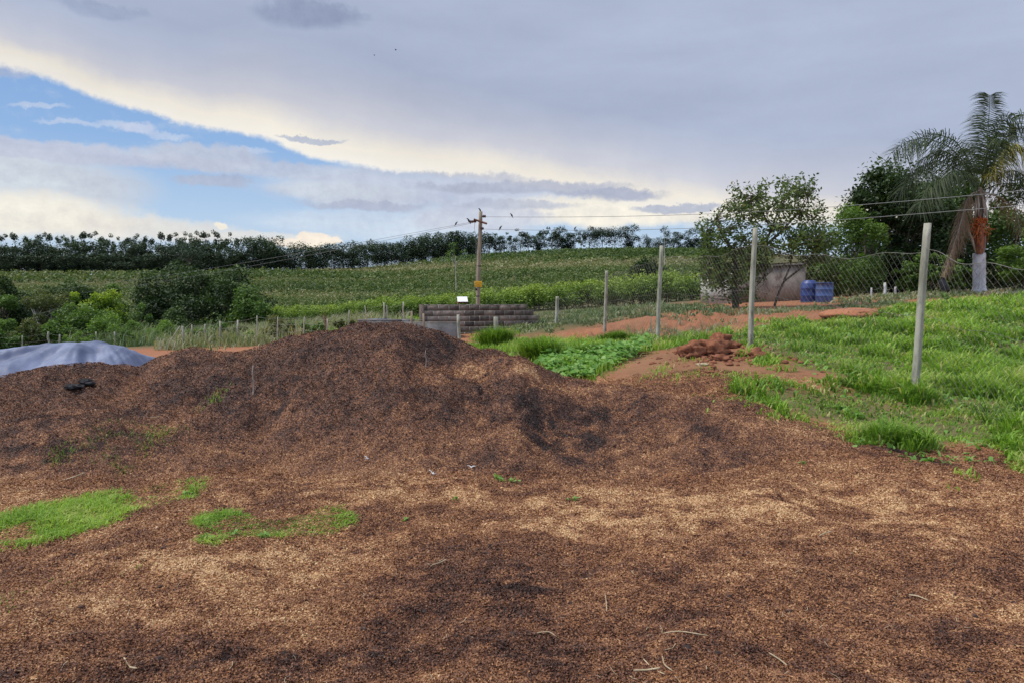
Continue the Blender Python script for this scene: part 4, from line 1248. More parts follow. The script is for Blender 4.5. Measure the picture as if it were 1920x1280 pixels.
post_fence('wire_fence', 'group of pale posts and a leaning brace beyond the low grey wall',
           [(684, 573, 691, 600, 34, .035), (720, 567, 720, 600, 33, .07), (725, 572, 729, 599, 33, .05), (757, 566, 757, 596, 33, .06)], [.9], 'post')
single_post(930, 594, 930, 626, 24, .085, 'post', 'short thick pale post between the pole and the tall tussock')
single_post(1220, 596, 1220, 633, 19, .018, 'pole', 'thin dark stake standing in the red bank behind the tall posts')
post_fence('wire_fence', 'low whitewashed stubs under the trees between the shed and the palm',
           [(1634, 540, 1634, 562, 30, .06), (1659, 530, 1659, 562, 30, .09), (1679, 538, 1679, 560, 30, .07)], [.8], 'limewash')


# ------------------------------------------------------------------ utility pole, cables, birds
def utility_pole():
    Y = 30.0
    b = at(894, 624, Y); t = at(901, 397, Y)
    root = empty('utility_pole', b, 'tall grey-brown wooden utility pole with crossarm and yellow sign beside the block wall', 'utility pole')
    ax = lambda f: b + (t - b) * f
    mb = MB(); n = 16
    mb.tube([ax(q) + [.012 * math.sin(q * 9), 0, 0] for q in np.linspace(-.03, 1, n)], np.linspace(.098, .072, n), 12, .5, wob=.1)
    mb.build('pole', M['pole'], root, smooth=True)
    a0 = at(889, 412, Y - .1); a1 = at(913, 420, Y - .3)
    mb = MB(); mb.tube([a0, a1], .045, 4, .5); bevel(mb.build('crossarm', M['brownwood'], root), .01)
    for i, (px, py) in enumerate([(884, 416), (890, 415.5), (904, 429), (908, 406)]):
        c = at(px, py, Y - .05)
        mb = MB(); mb.tube([c + [-.07, 0, 0], c + [-.03, 0, 0], c, c + [.03, 0, 0], c + [.07, 0, 0]], [.03, .065, .04, .065, .03], 10, .5)
        mb.build('insulator', M['ceramic'], root, smooth=True)
    for p_, q_ in ((at(901, 406, Y), at(910, 406.5, Y)), (at(899, 429, Y), at(905, 429, Y))):
        mb = MB(); mb.tube([p_, q_], .028, 6, .5); mb.build('bracket', M['brownwood'], root)
    # sign and meter box
    s0 = at(896.5, 533, Y - .12)
    mb = MB(); mb.box(s0, (.31, .012, .235), .05, .5); sg = bevel(mb.build('warning_sign', M['yellow'], root), .006)
    for dz, w in [(.075, .20), (.03, .24), (-.02, .16), (-.07, .22)]:
        ink = MB(); ink.box(s0 + [0, -.009, dz], (w, .002, .013), .05)
        mesh('lettering', np.concatenate(ink.V), np.concatenate(ink.Q), M['signink'], sg, loc=np.array(root.location))
    mb = MB(); c = at(893, 541, Y - .16); mb.tube([c, c + [0, 0, -.04], c + [0, 0, -.09]], [.04, .05, .03], 8, .5); mb.build('lamp_socket', M['black'], root)
    for f_ in (.548, .30):
        mb = MB(); mb.tube([ax(f_), ax(f_ + .007)], .100 - .02 * f_, 12, .5, False); mb.build('band', M['black'], root)
    mb = MB(); mb.tube([at(890, 418, Y), at(889.5, 430, Y), at(892, 440, Y), at(893, 470, Y - .15), at(892, 520, Y - .15), at(888, 550, Y - .15), at(884, 575, Y - .14)], .007, 5, .5, False)
    mb.build('drop_cable', M['cable'], root)
    return Y


utility_pole()


def cable(pts, label, r0=.008, sag=None):
    """pts: (photo x, photo y, distance) hung as a smooth catenary-like line"""
    P = np.array([at(*p) for p in pts]); tt = np.linspace(0, 1, 70)[:, None] ** (1.0 if sag is None else 1.6)
    if sag is not None: Q = P[0] + (P[-1] - P[0]) * tt - np.array([0, 0, 1.]) * 4 * sag * tt * (1 - tt)
    else:
        t = np.arange(len(P)); cf = [np.polyfit(t, P[:, k], 3) for k in range(3)]
        q = np.linspace(0, len(P) - 1, 70); Q = np.stack([np.polyval(c, q) for c in cf], 1)
    mb = MB(); mb.tube(Q, r0, 5, .5, False)
    tag(mb.build('power_cable', M['cable'], loc=P[0]), label, 'cable', 'overhead cables on the utility pole')


cable([(910, 407, 29.9), (1150, 406, 27), (1400, 399, 24), (1660, 380, 21.5), (2050, 345, 18)], 'upper overhead cable running from the pole top to the right edge')
cable([(906, 430, 29.9), (1150, 432, 27), (1400, 424, 24), (1660, 406, 21.5), (2050, 375, 18)], 'lower overhead cable running from the pole to the right edge')
cable([(884, 417, 30), (-100, 535, 200)], 'overhead cable falling away to the left across the treeline', .007, 2.3)
cable([(884, 419, 30), (-100, 542, 200)], 'second overhead cable just under the one falling away to the left', .007, 2.7)


def bird(px, py, Y, label, s=.085, head=1, flying=False):
    s *= .85
    c = at(px, py, Y)
    th = np.linspace(0, 1, 9)
    mb = MB()
    if not flying:
        up = np.array([head * .45, .1, .9]); up /= np.linalg.norm(up)
        path = [c - up * s * 1.9, c - up * s * 1.1, c - up * s * .7, c - up * s * .1, c + up * s * .45, c + up * s * .7 + [head * s * .1, 0, 0], c + up * s * 1.0 + [head * s * .2, 0, 0], c + up * s * 1.05 + [head * s * .5, 0, 0], c + up * s * 1.02 + [head * s * .8, 0, 0]]
        mb.tube(path, [s * .14, s * .18, s * .38, s * .52, s * .42, s * .28, s * .3, s * .16, s * .02], 8, .5)
    else:
        mb.tube([c + [-s, 0, -.02], c + [-s * .3, 0, 0], c + [s * .4, 0, 0], c + [s * .8, 0, .01], c + [s * 1.1, 0, 0]], [s * .08, s * .25, s * .28, s * .2, s * .02], 8, .5)
        for d in (-1, 1):
            w = np.array([[.4, 0, 0], [-.3, 0, 0], [-.5, d * .9, .35], [.35, d * .9, .4], [-.7, d * 1.9, .15], [-.3, d * 1.9, .18]]) * s + c
            mb.add(w, [[0, 1, 2, 3], [3, 2, 4, 5]])
    tag(mb.build('bird', M['bird'], smooth=True, loc=c), label, 'bird', 'small dark birds on and above the cables')


bird(900, 394, 30, 'bird perched on top of the utility pole', .075, -1)
bird(855, 419.5, 34.5, 'bird perched on the left cable farthest from the pole', .085, 1)
bird(879, 414, 31, 'bird perched on the left cable right beside the crossarm', .10, -1)
bird(959.5, 404, 29.3, 'bird perched on the upper right cable', .075, -1)
bird(938, 427.5, 29.5, 'bird perched on the lower right cable nearest the pole', .08, 1)
bird(1078, 428.5, 27.8, 'bird perched on the lower right cable, left of the far pair', .065, 1)
bird(1112, 428.5, 27.4, 'bird perched on the lower right cable, farthest from the pole', .065, -1)
bird(702, 104, 40, 'bird flying high in the cloud, left one of the two', .055, 1, True)
bird(742, 94, 38, 'bird flying high in the cloud, right one of the two', .065, 1, True)


# ------------------------------------------------------------------ block wall and concrete troughs
def block_wall():
    A = at(792, 620, 27.0); Bp = at(1042, 612, 29.0)
    zt = at(792, 573, 27.0)[2]
    d = Bp - A; L = float(np.hypot(d[0], d[1])); rz = math.atan2(d[1], d[0]); e = np.array([math.cos(rz), math.sin(rz), 0]); nrm = np.array([-e[1], e[0], 0])
    zb = zt - 1.26
    root = empty('block_wall', (A[0], A[1], zb), 'dark weathered concrete block wall with broken stepped right end behind the utility pole', 'wall')
    r_ = np.random.default_rng(5)
    mb = MB(); mo = MB()
    nc = 6; hh = .2
    Lt = [L - .02, L - .04, L - .55, L - .75, L - .95, L - 1.25]       # length of each course, bottom to top
    for k in range(nc):
        z = zt - (nc - k) * hh - .0 + hh / 2
        if k < 1: pass
        off = .2 if k % 2 else 0
        x = -off
        end = Lt[k]
        while x < end - .05:
            w = min(.39, end - x) if x >= 0 else .39 + x
            x0 = max(x, 0)
            if w > .08:
                pale = .75 if (2 <= k <= 4 and .15 < x0 < 1.5) else .0
                t = float(np.clip(r_.normal(.28, .26) + pale, 0, 1))
                mb.box(A * [1, 1, 0] + e * (x0 + w / 2) + [0, 0, z], (w - .026, .14, hh - .022), rz, t, .004, r_=r_)
            x += .40
        mo.box(A * [1, 1, 0] + e * (end / 2) + [0, 0, z - .0005 * k], (end - .03, .135, hh), rz)
    mo.build('mortar', M['mortar'], root)
    mb.build('block_courses', M['block'], root)
    cp = MB()
    seg = np.linspace(0, Lt[-1], 16)
    for q in range(15):
        cc = A * [1, 1, 0] + e * ((seg[q] + seg[q + 1]) / 2) + [0, 0, zt + .012]
        cp.box(cc, (seg[q + 1] - seg[q] - .004, .155, .028 + r_.uniform(-.006, .008)), rz, .5, .006, r_=r_)
    cp.build('cap', M['mortar'], root)
    pl = MB(); pl.box(A * [1, 1, 0] - e * .03 + [0, .05, zt - .62], (.12, .26, 1.3), rz, .2, .01, r_=r_); pl.build('end_pillar', M['block'], root)
    # low front basin
    def basin(name, p0, p1, h, dep, label):
        d = p1 - p0; L = float(np.hypot(d[0], d[1])); rz = math.atan2(d[1], d[0]); e = np.array([math.cos(rz), math.sin(rz), 0]); nn = np.array([-e[1], e[0], 0])
        zz = p0[2]
        rt = empty(name, (p0[0], p0[1], zz - h), label, 'basin')
        w = MB(); th = .12
        mid = p0 * [1, 1, 0] + e * L / 2
        w.box(mid + [0, 0, zz - h / 2], (L, th, h), rz, .4, .006)
        w.box(mid + nn * dep + [0, 0, zz - h / 2], (L, th, h), rz, .4, .006)
        for s in (0, L): w.box(p0 * [1, 1, 0] + e * (s + (th / 2 if s == 0 else -th / 2)) + nn * dep / 2 + [0, 0, zz - h / 2 - .003], (th, dep - th - .004, h), rz, .4, .004)
        w.build('wall', M['cement'], rt)
        c = MB(); c.box(mid + [0, 0, zz + .013], (L + .03, th + .03, .026), rz, .5, .004); c.build('rim', M['kerb'], rt)
        c = MB(); c.box(mid + nn * dep / 2 + [0, 0, zz - .12], (L - 2 * th - .01, dep - th - .01, .01), rz); c.build('basin_floor', M['cement'], rt)
    basin('concrete_basin', at(752, 606, 25.2), at(862, 610, 25.6), .9, 1.2, 'low grey concrete basin with pale rim in front of the block wall')
    basin('concrete_basin', at(672, 600, 29.0), at(752, 601, 28.6), .7, 1.4, 'low grey wall of a basin left of the block wall, seen above the mound')
    bt = MB(); c = at(709, 599, 29.6); bt.box(c, (.72, .5, .05), .1, .5, .03); tag(bt.build('blue_sheet', M['blueworn'], loc=c), 'folded blue plastic sheet on the low grey basin', 'sheet')


block_wall()


def small_roof():
    Y = 31.0
    c = at(867, 560, Y)
    g = float(base_z(c[0:1], c[1:2])[0])
    root = empty('sheet_shelter', (c[0], c[1], g), 'small white sheet roof on two dark red posts behind the block wall', 'shelter')
    p0, p1, p2, p3 = at(858, 566, Y - .3), at(877.5, 566, Y - .3), at(876, 556.5, Y + .3), at(857, 556.5, Y + .3)
    mb = MB(); V = np.array([p0, p1, p2, p3]); n = 9
    G = []
    for a in np.linspace(0, 1, n):
        for b in np.linspace(0, 1, 21):
            G.append((p0 * (1 - b) + p1 * b) * (1 - a) + (p3 * (1 - b) + p2 * b) * a + [0, 0, .008 * math.sin(b * 60)])
    G = np.array(G); G2 = G - [0, 0, .008]
    idx = np.arange(n * 21).reshape(n, 21); Q = np.stack([idx[:-1, :-1], idx[:-1, 1:], idx[1:, 1:], idx[1:, :-1]], -1).reshape(-1, 4)
    mb.add(G, Q); mb.add(G2, Q[:, ::-1]); mb.build('roof', M['white'], root)
    for px in (858.5, 875):
        t = at(px, 565, Y); mb = MB(); mb.box((t[0], Y, (t[2] + g) / 2 - .05), (.06, .06, t[2] - g + .1)); mb.build('leg', M['brownwood'], root)
    mb = MB(); t0, t1 = at(858.5, 567.5, Y), at(875, 567.5, Y); mb.box((t0 + t1) / 2 + [0, .04, 0], (.42, .03, .05)); mb.build('crossbar', M['brownwood'], root)


small_roof()


# ------------------------------------------------------------------ shed and barrels
def shed():
    Y = 30.0
    g = float(base_z(at(1420, 575, Y)[0:1], np.array([Y]))[0]) - .1
    a = at(1330, 575, Y + .9); b = at(1372, 575, Y); c = at(1509, 575, Y + .2)
    zt_a = at(1330, 515, Y + .9)[2]; zt_b = at(1372, 503, Y)[2]; zt_c = at(1509, 496, Y + .2)[2]
    root = empty('shed', (b[0], b[1], g), 'low windowless grey shed with stained render walls behind the loose-leaved tree', 'shed')
    dep = np.array([.35, 3.2, 0])
    def wall(p, q, zp, zq, mat, name='wall'):
        n = 24; V = []; e = (q - p) * [1, 1, 0]; L = np.linalg.norm(e); nn = np.array([-e[1], e[0], 0]) / L * .12
        for s in np.linspace(0, 1, n):
            o = p * [1, 1, 0] + e * s
            V += [o + [0, 0, g], o + [0, 0, zp + (zq - zp) * s], o + nn + [0, 0, zp + (zq - zp) * s], o + nn + [0, 0, g]]
        V = np.array(V); i = np.arange(n - 1)[:, None] * 4; j = np.arange(4)[None]; j2 = (j + 1) % 4
        Q = np.stack([i + j, i + 4 + j, i + 4 + j2, i + j2], -1).reshape(-1, 4)
        Q = np.concatenate([Q, [[0, 1, 2, 3], [4 * n - 1, 4 * n - 2, 4 * n - 3, 4 * n - 4]]])
        mesh(name, V, Q, mat, root, tone=np.full(len(V), .5))
    wall(a, b - [.003, 0, 0], zt_a, zt_b, M['shedpale'], 'end_wall')
    wall(b + [.003, 0, 0], c, zt_b, zt_c, M['shedwall'], 'front_wall')
    wall(c + [0, .003, 0], c + dep, zt_c, zt_c, M['shedwall'], 'side_wall')
    wall(c + dep - [.003, 0, 0], a + dep * .8, zt_c, zt_a, M['shedwall'], 'back_wall')
    wall(a + dep * .8, a + [0, .003, 0], zt_a, zt_a, M['shedpale'], 'left_wall')
    # thin slab roof, slightly overhanging
    P = [a * [1, 1, 0] + [-.1, -.1, zt_a + .005], b * [1, 1, 0] + [0, -.12, zt_b + .005], c * [1, 1, 0] + [.1, -.12, zt_c + .005], (c + dep) * [1, 1, 0] + [.1, .1, zt_c + .005], (a + dep * .8) * [1, 1, 0] + [-.1, .1, zt_a + .005]]
    m_ = (P[0] + P[2] + P[3] + P[4]) / 4
    V = []
    for p in P: V += [p, p + [0, 0, .05]]
    Q = []
    for k in range(5):
        u, v = 2 * k, 2 * ((k + 1) % 5); Q.append([u, v, v + 1, u + 1])
    Q += [[1, 3, 5, 7], [1, 7, 9, 9], [0, 6, 4, 2]]
    V = np.array(V); Q = [q if len(set(q)) == 4 else q for q in Q]
    Q[6] = [1, 7, 9, 1]
    me = bpy.data.meshes.new('roof'); me.from_pydata([list(map(float, v - np.array(root.location))) for v in V], [], [Q[0], Q[1], Q[2], Q[3], Q[4], [1, 3, 5, 7, 9], [8, 6, 4, 2, 0]])
    me.materials.append(M['kerb']); o = bpy.data.objects.new('roof', me); COL.objects.link(o); o.parent = root
    # dark debris line along the wall foot
    return Y


shed()


def barrel(px, y0, y1, wpx, Y, mat, label, lid, narrow):
    b = at(px, y1, Y); t = at(px, y0, Y); h = t[2] - b[2]; r = wpx * Y / F / 2
    gz = float(base_z(b[0:1], b[1:2])[0]); b[2] = max(b[2], gz - .03)
    h = t[2] - b[2]
    root = empty('barrel', b, label, 'barrel', 'blue plastic barrels beside the shed')
    if narrow: prof = [(0, .96), (.03, 1), (.30, 1.0), (.32, 1.03), (.345, 1.0), (.62, 1.0), (.64, 1.03), (.665, 1.0), (.84, .98), (.90, .90), (.96, .70), (.99, .66), (1.0, .60)]
    else: prof = [(0, .96), (.02, 1), (.32, 1.0), (.34, 1.035), (.365, 1.0), (.64, 1.0), (.66, 1.035), (.685, 1.0), (.97, 1.0), (.975, 1.04), (1.0, 1.04), (1.0, .97), (.93, .97)]
    mb = MB(); k = 28
    V = []
    for (z, q) in prof:
        for j in range(k): V.append([b[0] + r * q * math.cos(j * 2 * PI / k), b[1] + r * q * math.sin(j * 2 * PI / k), b[2] + h * z])
    n = len(prof); i0 = np.arange(n - 1)[:, None] * k; j = np.arange(k)[None]; j2 = (j + 1) % k
    mb.add(V, np.stack([i0 + j, i0 + j2, i0 + k + j2, i0 + k + j], -1).reshape(-1, 4)); mb.build('body', mat, root, smooth=True)
    q = .60 if narrow else .97; zz = 1.0 if narrow else .935
    mb = MB(); mb.tube([[b[0], b[1], b[2] + h * zz - .012], [b[0], b[1], b[2] + h * zz]], r * q, 28, .5); mb.build('lid', lid, root)
    for zf in ((.32, .64) if narrow else ()):
        pass


barrel(1516.5, 526, 573, 30, 28.4, M['blue'], 'dark blue barrel with domed shoulders against the shed, left of the pair', M['blue'], True)
barrel(1545, 530, 574, 31, 27.9, M['blueworn'], 'lighter blue open barrel with worn grey rim, right of the pair by the shed', M['greyrim'], False)
single_kerb = at(1870, 551, 29.5)
_mb = MB(); _mb.tube([at(1790, 553, 29.6), at(1850, 551, 29.5), at(1930, 549.5, 29.4), at(2050, 547, 29.2)], .055, 8, .5, wob=.2)
tag(_mb.build('kerb_log', M['kerb'], loc=single_kerb), 'long grey kerb log lying level at the foot of the palm', 'kerb')


# ------------------------------------------------------------------ trees
def crown_leaves(blobs, n, L, W, r_, tone0=.45, tvar=.3, topb=0.0, hollow=.55, up=.3, squash=.8, droop=0):
    B = np.array([b[:3] for b in blobs]); Rr = np.array([b[3] for b in blobs])
    p = Rr ** 2 / (Rr ** 2).sum()
    i = r_.choice(len(B), n, p=p)
    d = r_.normal(size=(n, 3)); d /= np.linalg.norm(d, axis=1)[:, None]
    rad = Rr[i] * (hollow + (1 - hollow) * r_.random(n) ** .6) * (1 + .12 * r_.normal(size=n))
    C = B[i] + d * rad[:, None] * np.array([1, 1, squash])
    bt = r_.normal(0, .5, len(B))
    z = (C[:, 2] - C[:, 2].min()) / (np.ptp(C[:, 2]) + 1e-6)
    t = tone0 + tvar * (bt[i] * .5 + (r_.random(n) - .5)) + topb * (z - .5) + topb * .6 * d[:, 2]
    return leaves(C, L, W, r_, np.clip(t, 0, 1), up, droop)


def make_tree(name, label, cat, pos, H, W, mat, seed, n=3000, leaf=.3, cb=.25, nb=14, shape='round', trunk=None, bark='bark', group=None,
              tone0=.45, tvar=.3, topb=.25, hollow=.5, blob=.30, parts=True, multi=1, lw=.55, depth=1.0, lean=0.0):
    r_ = np.random.default_rng(seed)
    pos = np.array(pos, float)
    root = empty(name, pos, label, cat, group)
    blobs = []
    cz = H * (cb + 1) / 2; rz = H * (1 - cb) / 2
    for k in range(nb):
        while True:
            q = r_.uniform(-1, 1, 3)
            if .15 < (q ** 2).sum() < 1: break
        if shape == 'round': s = 1.0
        elif shape == 'umbrella': q[2] = abs(q[2]) ** .7 if r_.random() < .75 else q[2]; s = 1.0
        elif shape == 'cone': s = 1.0 - .5 * (q[2] + 1) / 2
        elif shape == 'dome': q[2] = abs(q[2]) * 1.6 - .9; s = 1.0 - .35 * max(q[2], 0)
        br = blob * (.65 + .7 * r_.random()) * min(W / 2, rz * 1.2)
        blobs.append((q[0] * (W / 2 - br * .7) * s + lean * W * (q[2] + 1) / 2, q[1] * (W / 2 - br * .7) * s * depth, cz + q[2] * max(rz - br * .7, .1), br))
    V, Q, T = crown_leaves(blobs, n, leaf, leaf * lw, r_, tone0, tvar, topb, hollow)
    C = V.reshape(-1, 4, 3).mean(1)
    lo = np.percentile(C, .7, axis=0); hi = np.percentile(C, 99.3, axis=0)
    tl = np.array([-W / 2, -W / 2 * depth, cb * H]); th_ = np.array([W / 2, W / 2 * depth, H])
    k_ = (th_ - tl) / (hi - lo)
    N = tl + (C - lo) * k_
    V = V + np.repeat(N - C, 4, axis=0)
    kb = float(np.mean(k_))
    blobs = [(*(tl + (np.array(b[:3]) - lo) * k_), b[3] * kb) for b in blobs]
    mesh('crown', V, Q, M[mat], root, tone=T, loc=(0, 0, 0))
    if trunk is None: trunk = max(.04, H * .022)
    mb = MB()
    for t_ in range(multi):
        off = np.array([r_.normal(0, trunk * 1.5), r_.normal(0, trunk * 1.5), 0]) * (multi > 1)
        top = np.array([r_.normal(0, W * .05 * multi), r_.normal(0, W * .05 * multi), cz])
        P = [off - [0, 0, .2], off * 1.1 + [trunk * .4, 0, H * cb * .5], off * 1.3 + top * [.6, .6, 0] + [0, 0, H * cb], top + off]
        mb.tube(P, [trunk * 1.25, trunk, trunk * .8, trunk * .35], 7, .5, wob=.2, seed=seed)
        for b in blobs[t_::multi][:12]:
            s0 = np.array(P[2]) + (np.array(P[3]) - P[2]) * r_.uniform(0, .7)
            e = np.array(b[:3]); m_ = (s0 + e) / 2 + r_.normal(0, .06, 3) * W * .5
            mb.tube([s0, m_, e], [trunk * .45, trunk * .28, trunk * .08], 5, .5, False)
    o = mb.build('trunk', M[bark], root, loc=(0, 0, 0))
    return root


def T(name, label, cat, px, ytop, ybase, wpx, Y, mat, seed, **kw):
    b = at(px, ybase, Y); t = at(px, ytop, Y)
    g = float(base_z(b[0:1], b[1:2])[0])
    b[2] = min(g, b[2]) if kw.pop('sink', True) else g
    if b[2] < g - 1.5: b[2] = g - .1
    return make_tree(name, label, cat, b, t[2] - b[2], wpx * Y / F, mat, seed, **kw)


def copy_tree(o, loc, rz, sc_, label, group):
    c = o.copy(); COL.objects.link(c)
    c.location = [float(v) for v in loc]; c.rotation_euler = (0, 0, rz); c.scale = sc_
    c['label'] = label
    if group: c['group'] = group
    for ch in o.children:
        d = ch.copy(); COL.objects.link(d); d.parent = c
    return c


# ---- tree line along the far ridge
def ridge():
    r_ = np.random.default_rng(77)
    far = []
    # (kind, crown shape params) prototypes 10 m tall
    specs = [('round', .12, 12, .36, 6.0, 900), ('round', .08, 14, .34, 7.5, 1000), ('umbrella', .18, 14, .32, 9.0, 950), ('umbrella', .15, 12, .28, 6.5, 700), ('cone', .2, 9, .40, 4.0, 600), ('round', .3, 9, .30, 4.6, 380),
             ('round', .0, 14, .38, 8.0, 1000), ('umbrella', .22, 15, .30, 9.5, 1000), ('round', .5, 5, .5, 2.6, 330)]
    first = {}
    def place(px, Y, hpx, kind, label, group, wide=1.0):
        x = (px - 960) / F * Y; z = float(base_z(np.array([x]), np.array([Y]))[0])
        H = hpx * Y / F
        s = H / 10.0
        if kind not in first:
            sh, cb, nb, bl, W, n = specs[kind]
            first[kind] = make_tree('ridge_tree', label, 'tree', (x, Y, z), 10, W, 'far', 300 + kind, n=int(n * 2.0), leaf=.50, cb=cb, nb=nb, shape=sh, blob=bl, hollow=.35, tvar=.35, topb=.2, trunk=.13, bark='palebark' if kind in (3, 5) else 'bark', group=group)
            first[kind].scale = (s * wide, s * wide, s); return first[kind]
        return copy_tree(first[kind], (x, Y, z), r_.uniform(0, 6.28), (s * wide, s * wide, s), label, group)
    # left: dense dark belt, two deep, small round tops standing above it
    Yl = lambda px: np.interp(px, [-100, 500, 650, 760, 900, 1100, 1330], [322, 330, 360, 402, 448, 452, 452])
    px = -70
    while px < 520:
        place(px, Yl(px) + r_.uniform(0, 6), r_.uniform(50, 66), int(r_.choice([0, 1, 6, 6])), 'dark broad tree in the dense left stretch of the ridge treeline', 'dense dark trees on the left ridge', 1.25)
        px += r_.uniform(13, 19)
    px = -66
    while px < 440:
        place(px, Yl(px) + 14, r_.uniform(66, 80), int(r_.choice([4, 8, 5])), 'slender tree with a small round top poking above the dense left treeline', 'round-topped slender trees on the left ridge', .75)
        px += r_.uniform(9, 20)
    px = -60
    while px < 900:
        place(px, Yl(px) - 3, r_.uniform(26, 40) if px < 560 else r_.uniform(20, 30), int(r_.choice([6, 1])), 'low dark undergrowth tree at the foot of the ridge treeline', 'low undergrowth trees along the ridge', 1.5)
        px += r_.uniform(12, 20)
    px = 520
    while px < 900:
        place(px, Yl(px) + r_.uniform(0, 8), r_.uniform(40, 54), int(r_.choice([0, 1, 2, 3, 7])), 'gappy dark tree in the middle of the ridge treeline, left of the pole', 'middle ridge trees', 1.4)
        px += r_.uniform(12, 19)
    place(496, Yl(496), 66, 2, 'big spreading dark tree rising above the ridge treeline left of the blue sky gap', None, 1.2)
    place(356, 300, 56, 7, 'lighter green broad tree standing just before the left ridge treeline', None, 1.1)
    place(782, Yl(782), 50, 1, 'tallest dense dark tree of the ridge treeline left of the utility pole', None, 1.5)
    place(850, Yl(850), 44, 1, 'rounded dark tree of the ridge treeline just left of the utility pole', None, 1.4)
    px = 918
    while px < 1090:
        place(px, Yl(px) + r_.uniform(0, 6), r_.uniform(32, 48), int(r_.choice([3, 5, 2, 0])), 'thin-stemmed airy tree of the ridge treeline right of the utility pole', 'airy thin-stemmed ridge trees', 1.25)
        px += r_.uniform(9, 15)
    for q in (1105, 1128, 1152): place(q, Yl(q), 45 + r_.uniform(-2, 2), 7, 'broad flat-topped dark tree in the right part of the ridge treeline', 'flat-topped ridge trees', 1.2)
    place(1182, Yl(1182), 48, 0, 'tallest rounded tree at the right end of the flat-topped ridge trees', None, 1.3)
    place(1205, Yl(1205), 30, 3, 'rounded airy tree at the right end of the ridge treeline', None, 1.4)
    for q, h in ((1224, 20), (1258, 30), (1240, 20), (1276, 24), (1296, 34), (1312, 34)): place(q, Yl(q), h * 1.25, int(r_.choice([1, 0])), 'small dark round tree on the ridge between the lone thin tree and the loose-leaved tree', 'small round trees at the right ridge end', 1.4)
    # lone thin tree with a tuft
    make_tree('thin_tree', 'lone very thin tree with a small tuft of leaves, above the third tall fence post', 'tree', (at(1246, 478, 200)[0], 200, float(base_z(np.array([41.2]), np.array([200.]))[0])), at(1246, 424, 200)[2] - float(base_z(np.array([41.2]), np.array([200.]))[0]), 2.3, 'far', 401, n=260, leaf=.35, cb=.76, nb=5, blob=.5, trunk=.09, bark='palebark')
    make_tree('sapling', 'thin pale-trunked sapling with sparse crown standing in the field just left of the utility pole', 'tree', (at(855, 540, 120)[0], 120, float(base_z(np.array([-9.1]), np.array([120.]))[0])), at(855, 456, 120)[2] - float(base_z(np.array([-9.1]), np.array([120.]))[0]), 3.4, 'mid', 402, n=360, leaf=.26, cb=.55, nb=9, blob=.32, trunk=.09, bark='palebark', tone0=.6)


ridge()


# ---- coffee hedge and fields
def bush_cloud(X, Y, Z, h, w, r_, k, leaf, tone, top=.25):
    """k leaves for each of many bushes -> one array"""
    n = len(X)
    d = r_.normal(size=(n, k, 3)); d[..., 2] = np.abs(d[..., 2]); d /= np.linalg.norm(d, axis=2)[..., None]
    rr = .6 + .4 * r_.random((n, k)) ** .5
    C = np.stack([X[:, None] + d[..., 0] * w[:, None] * rr, Y[:, None] + d[..., 1] * w[:, None] * rr, Z[:, None] + h[:, None] * (.12 + .88 * d[..., 2] * rr)], -1).reshape(-1, 3)
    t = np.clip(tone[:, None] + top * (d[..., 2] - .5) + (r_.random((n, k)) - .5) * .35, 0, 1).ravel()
    return leaves(C, leaf, leaf * .6, r_, t, .3)


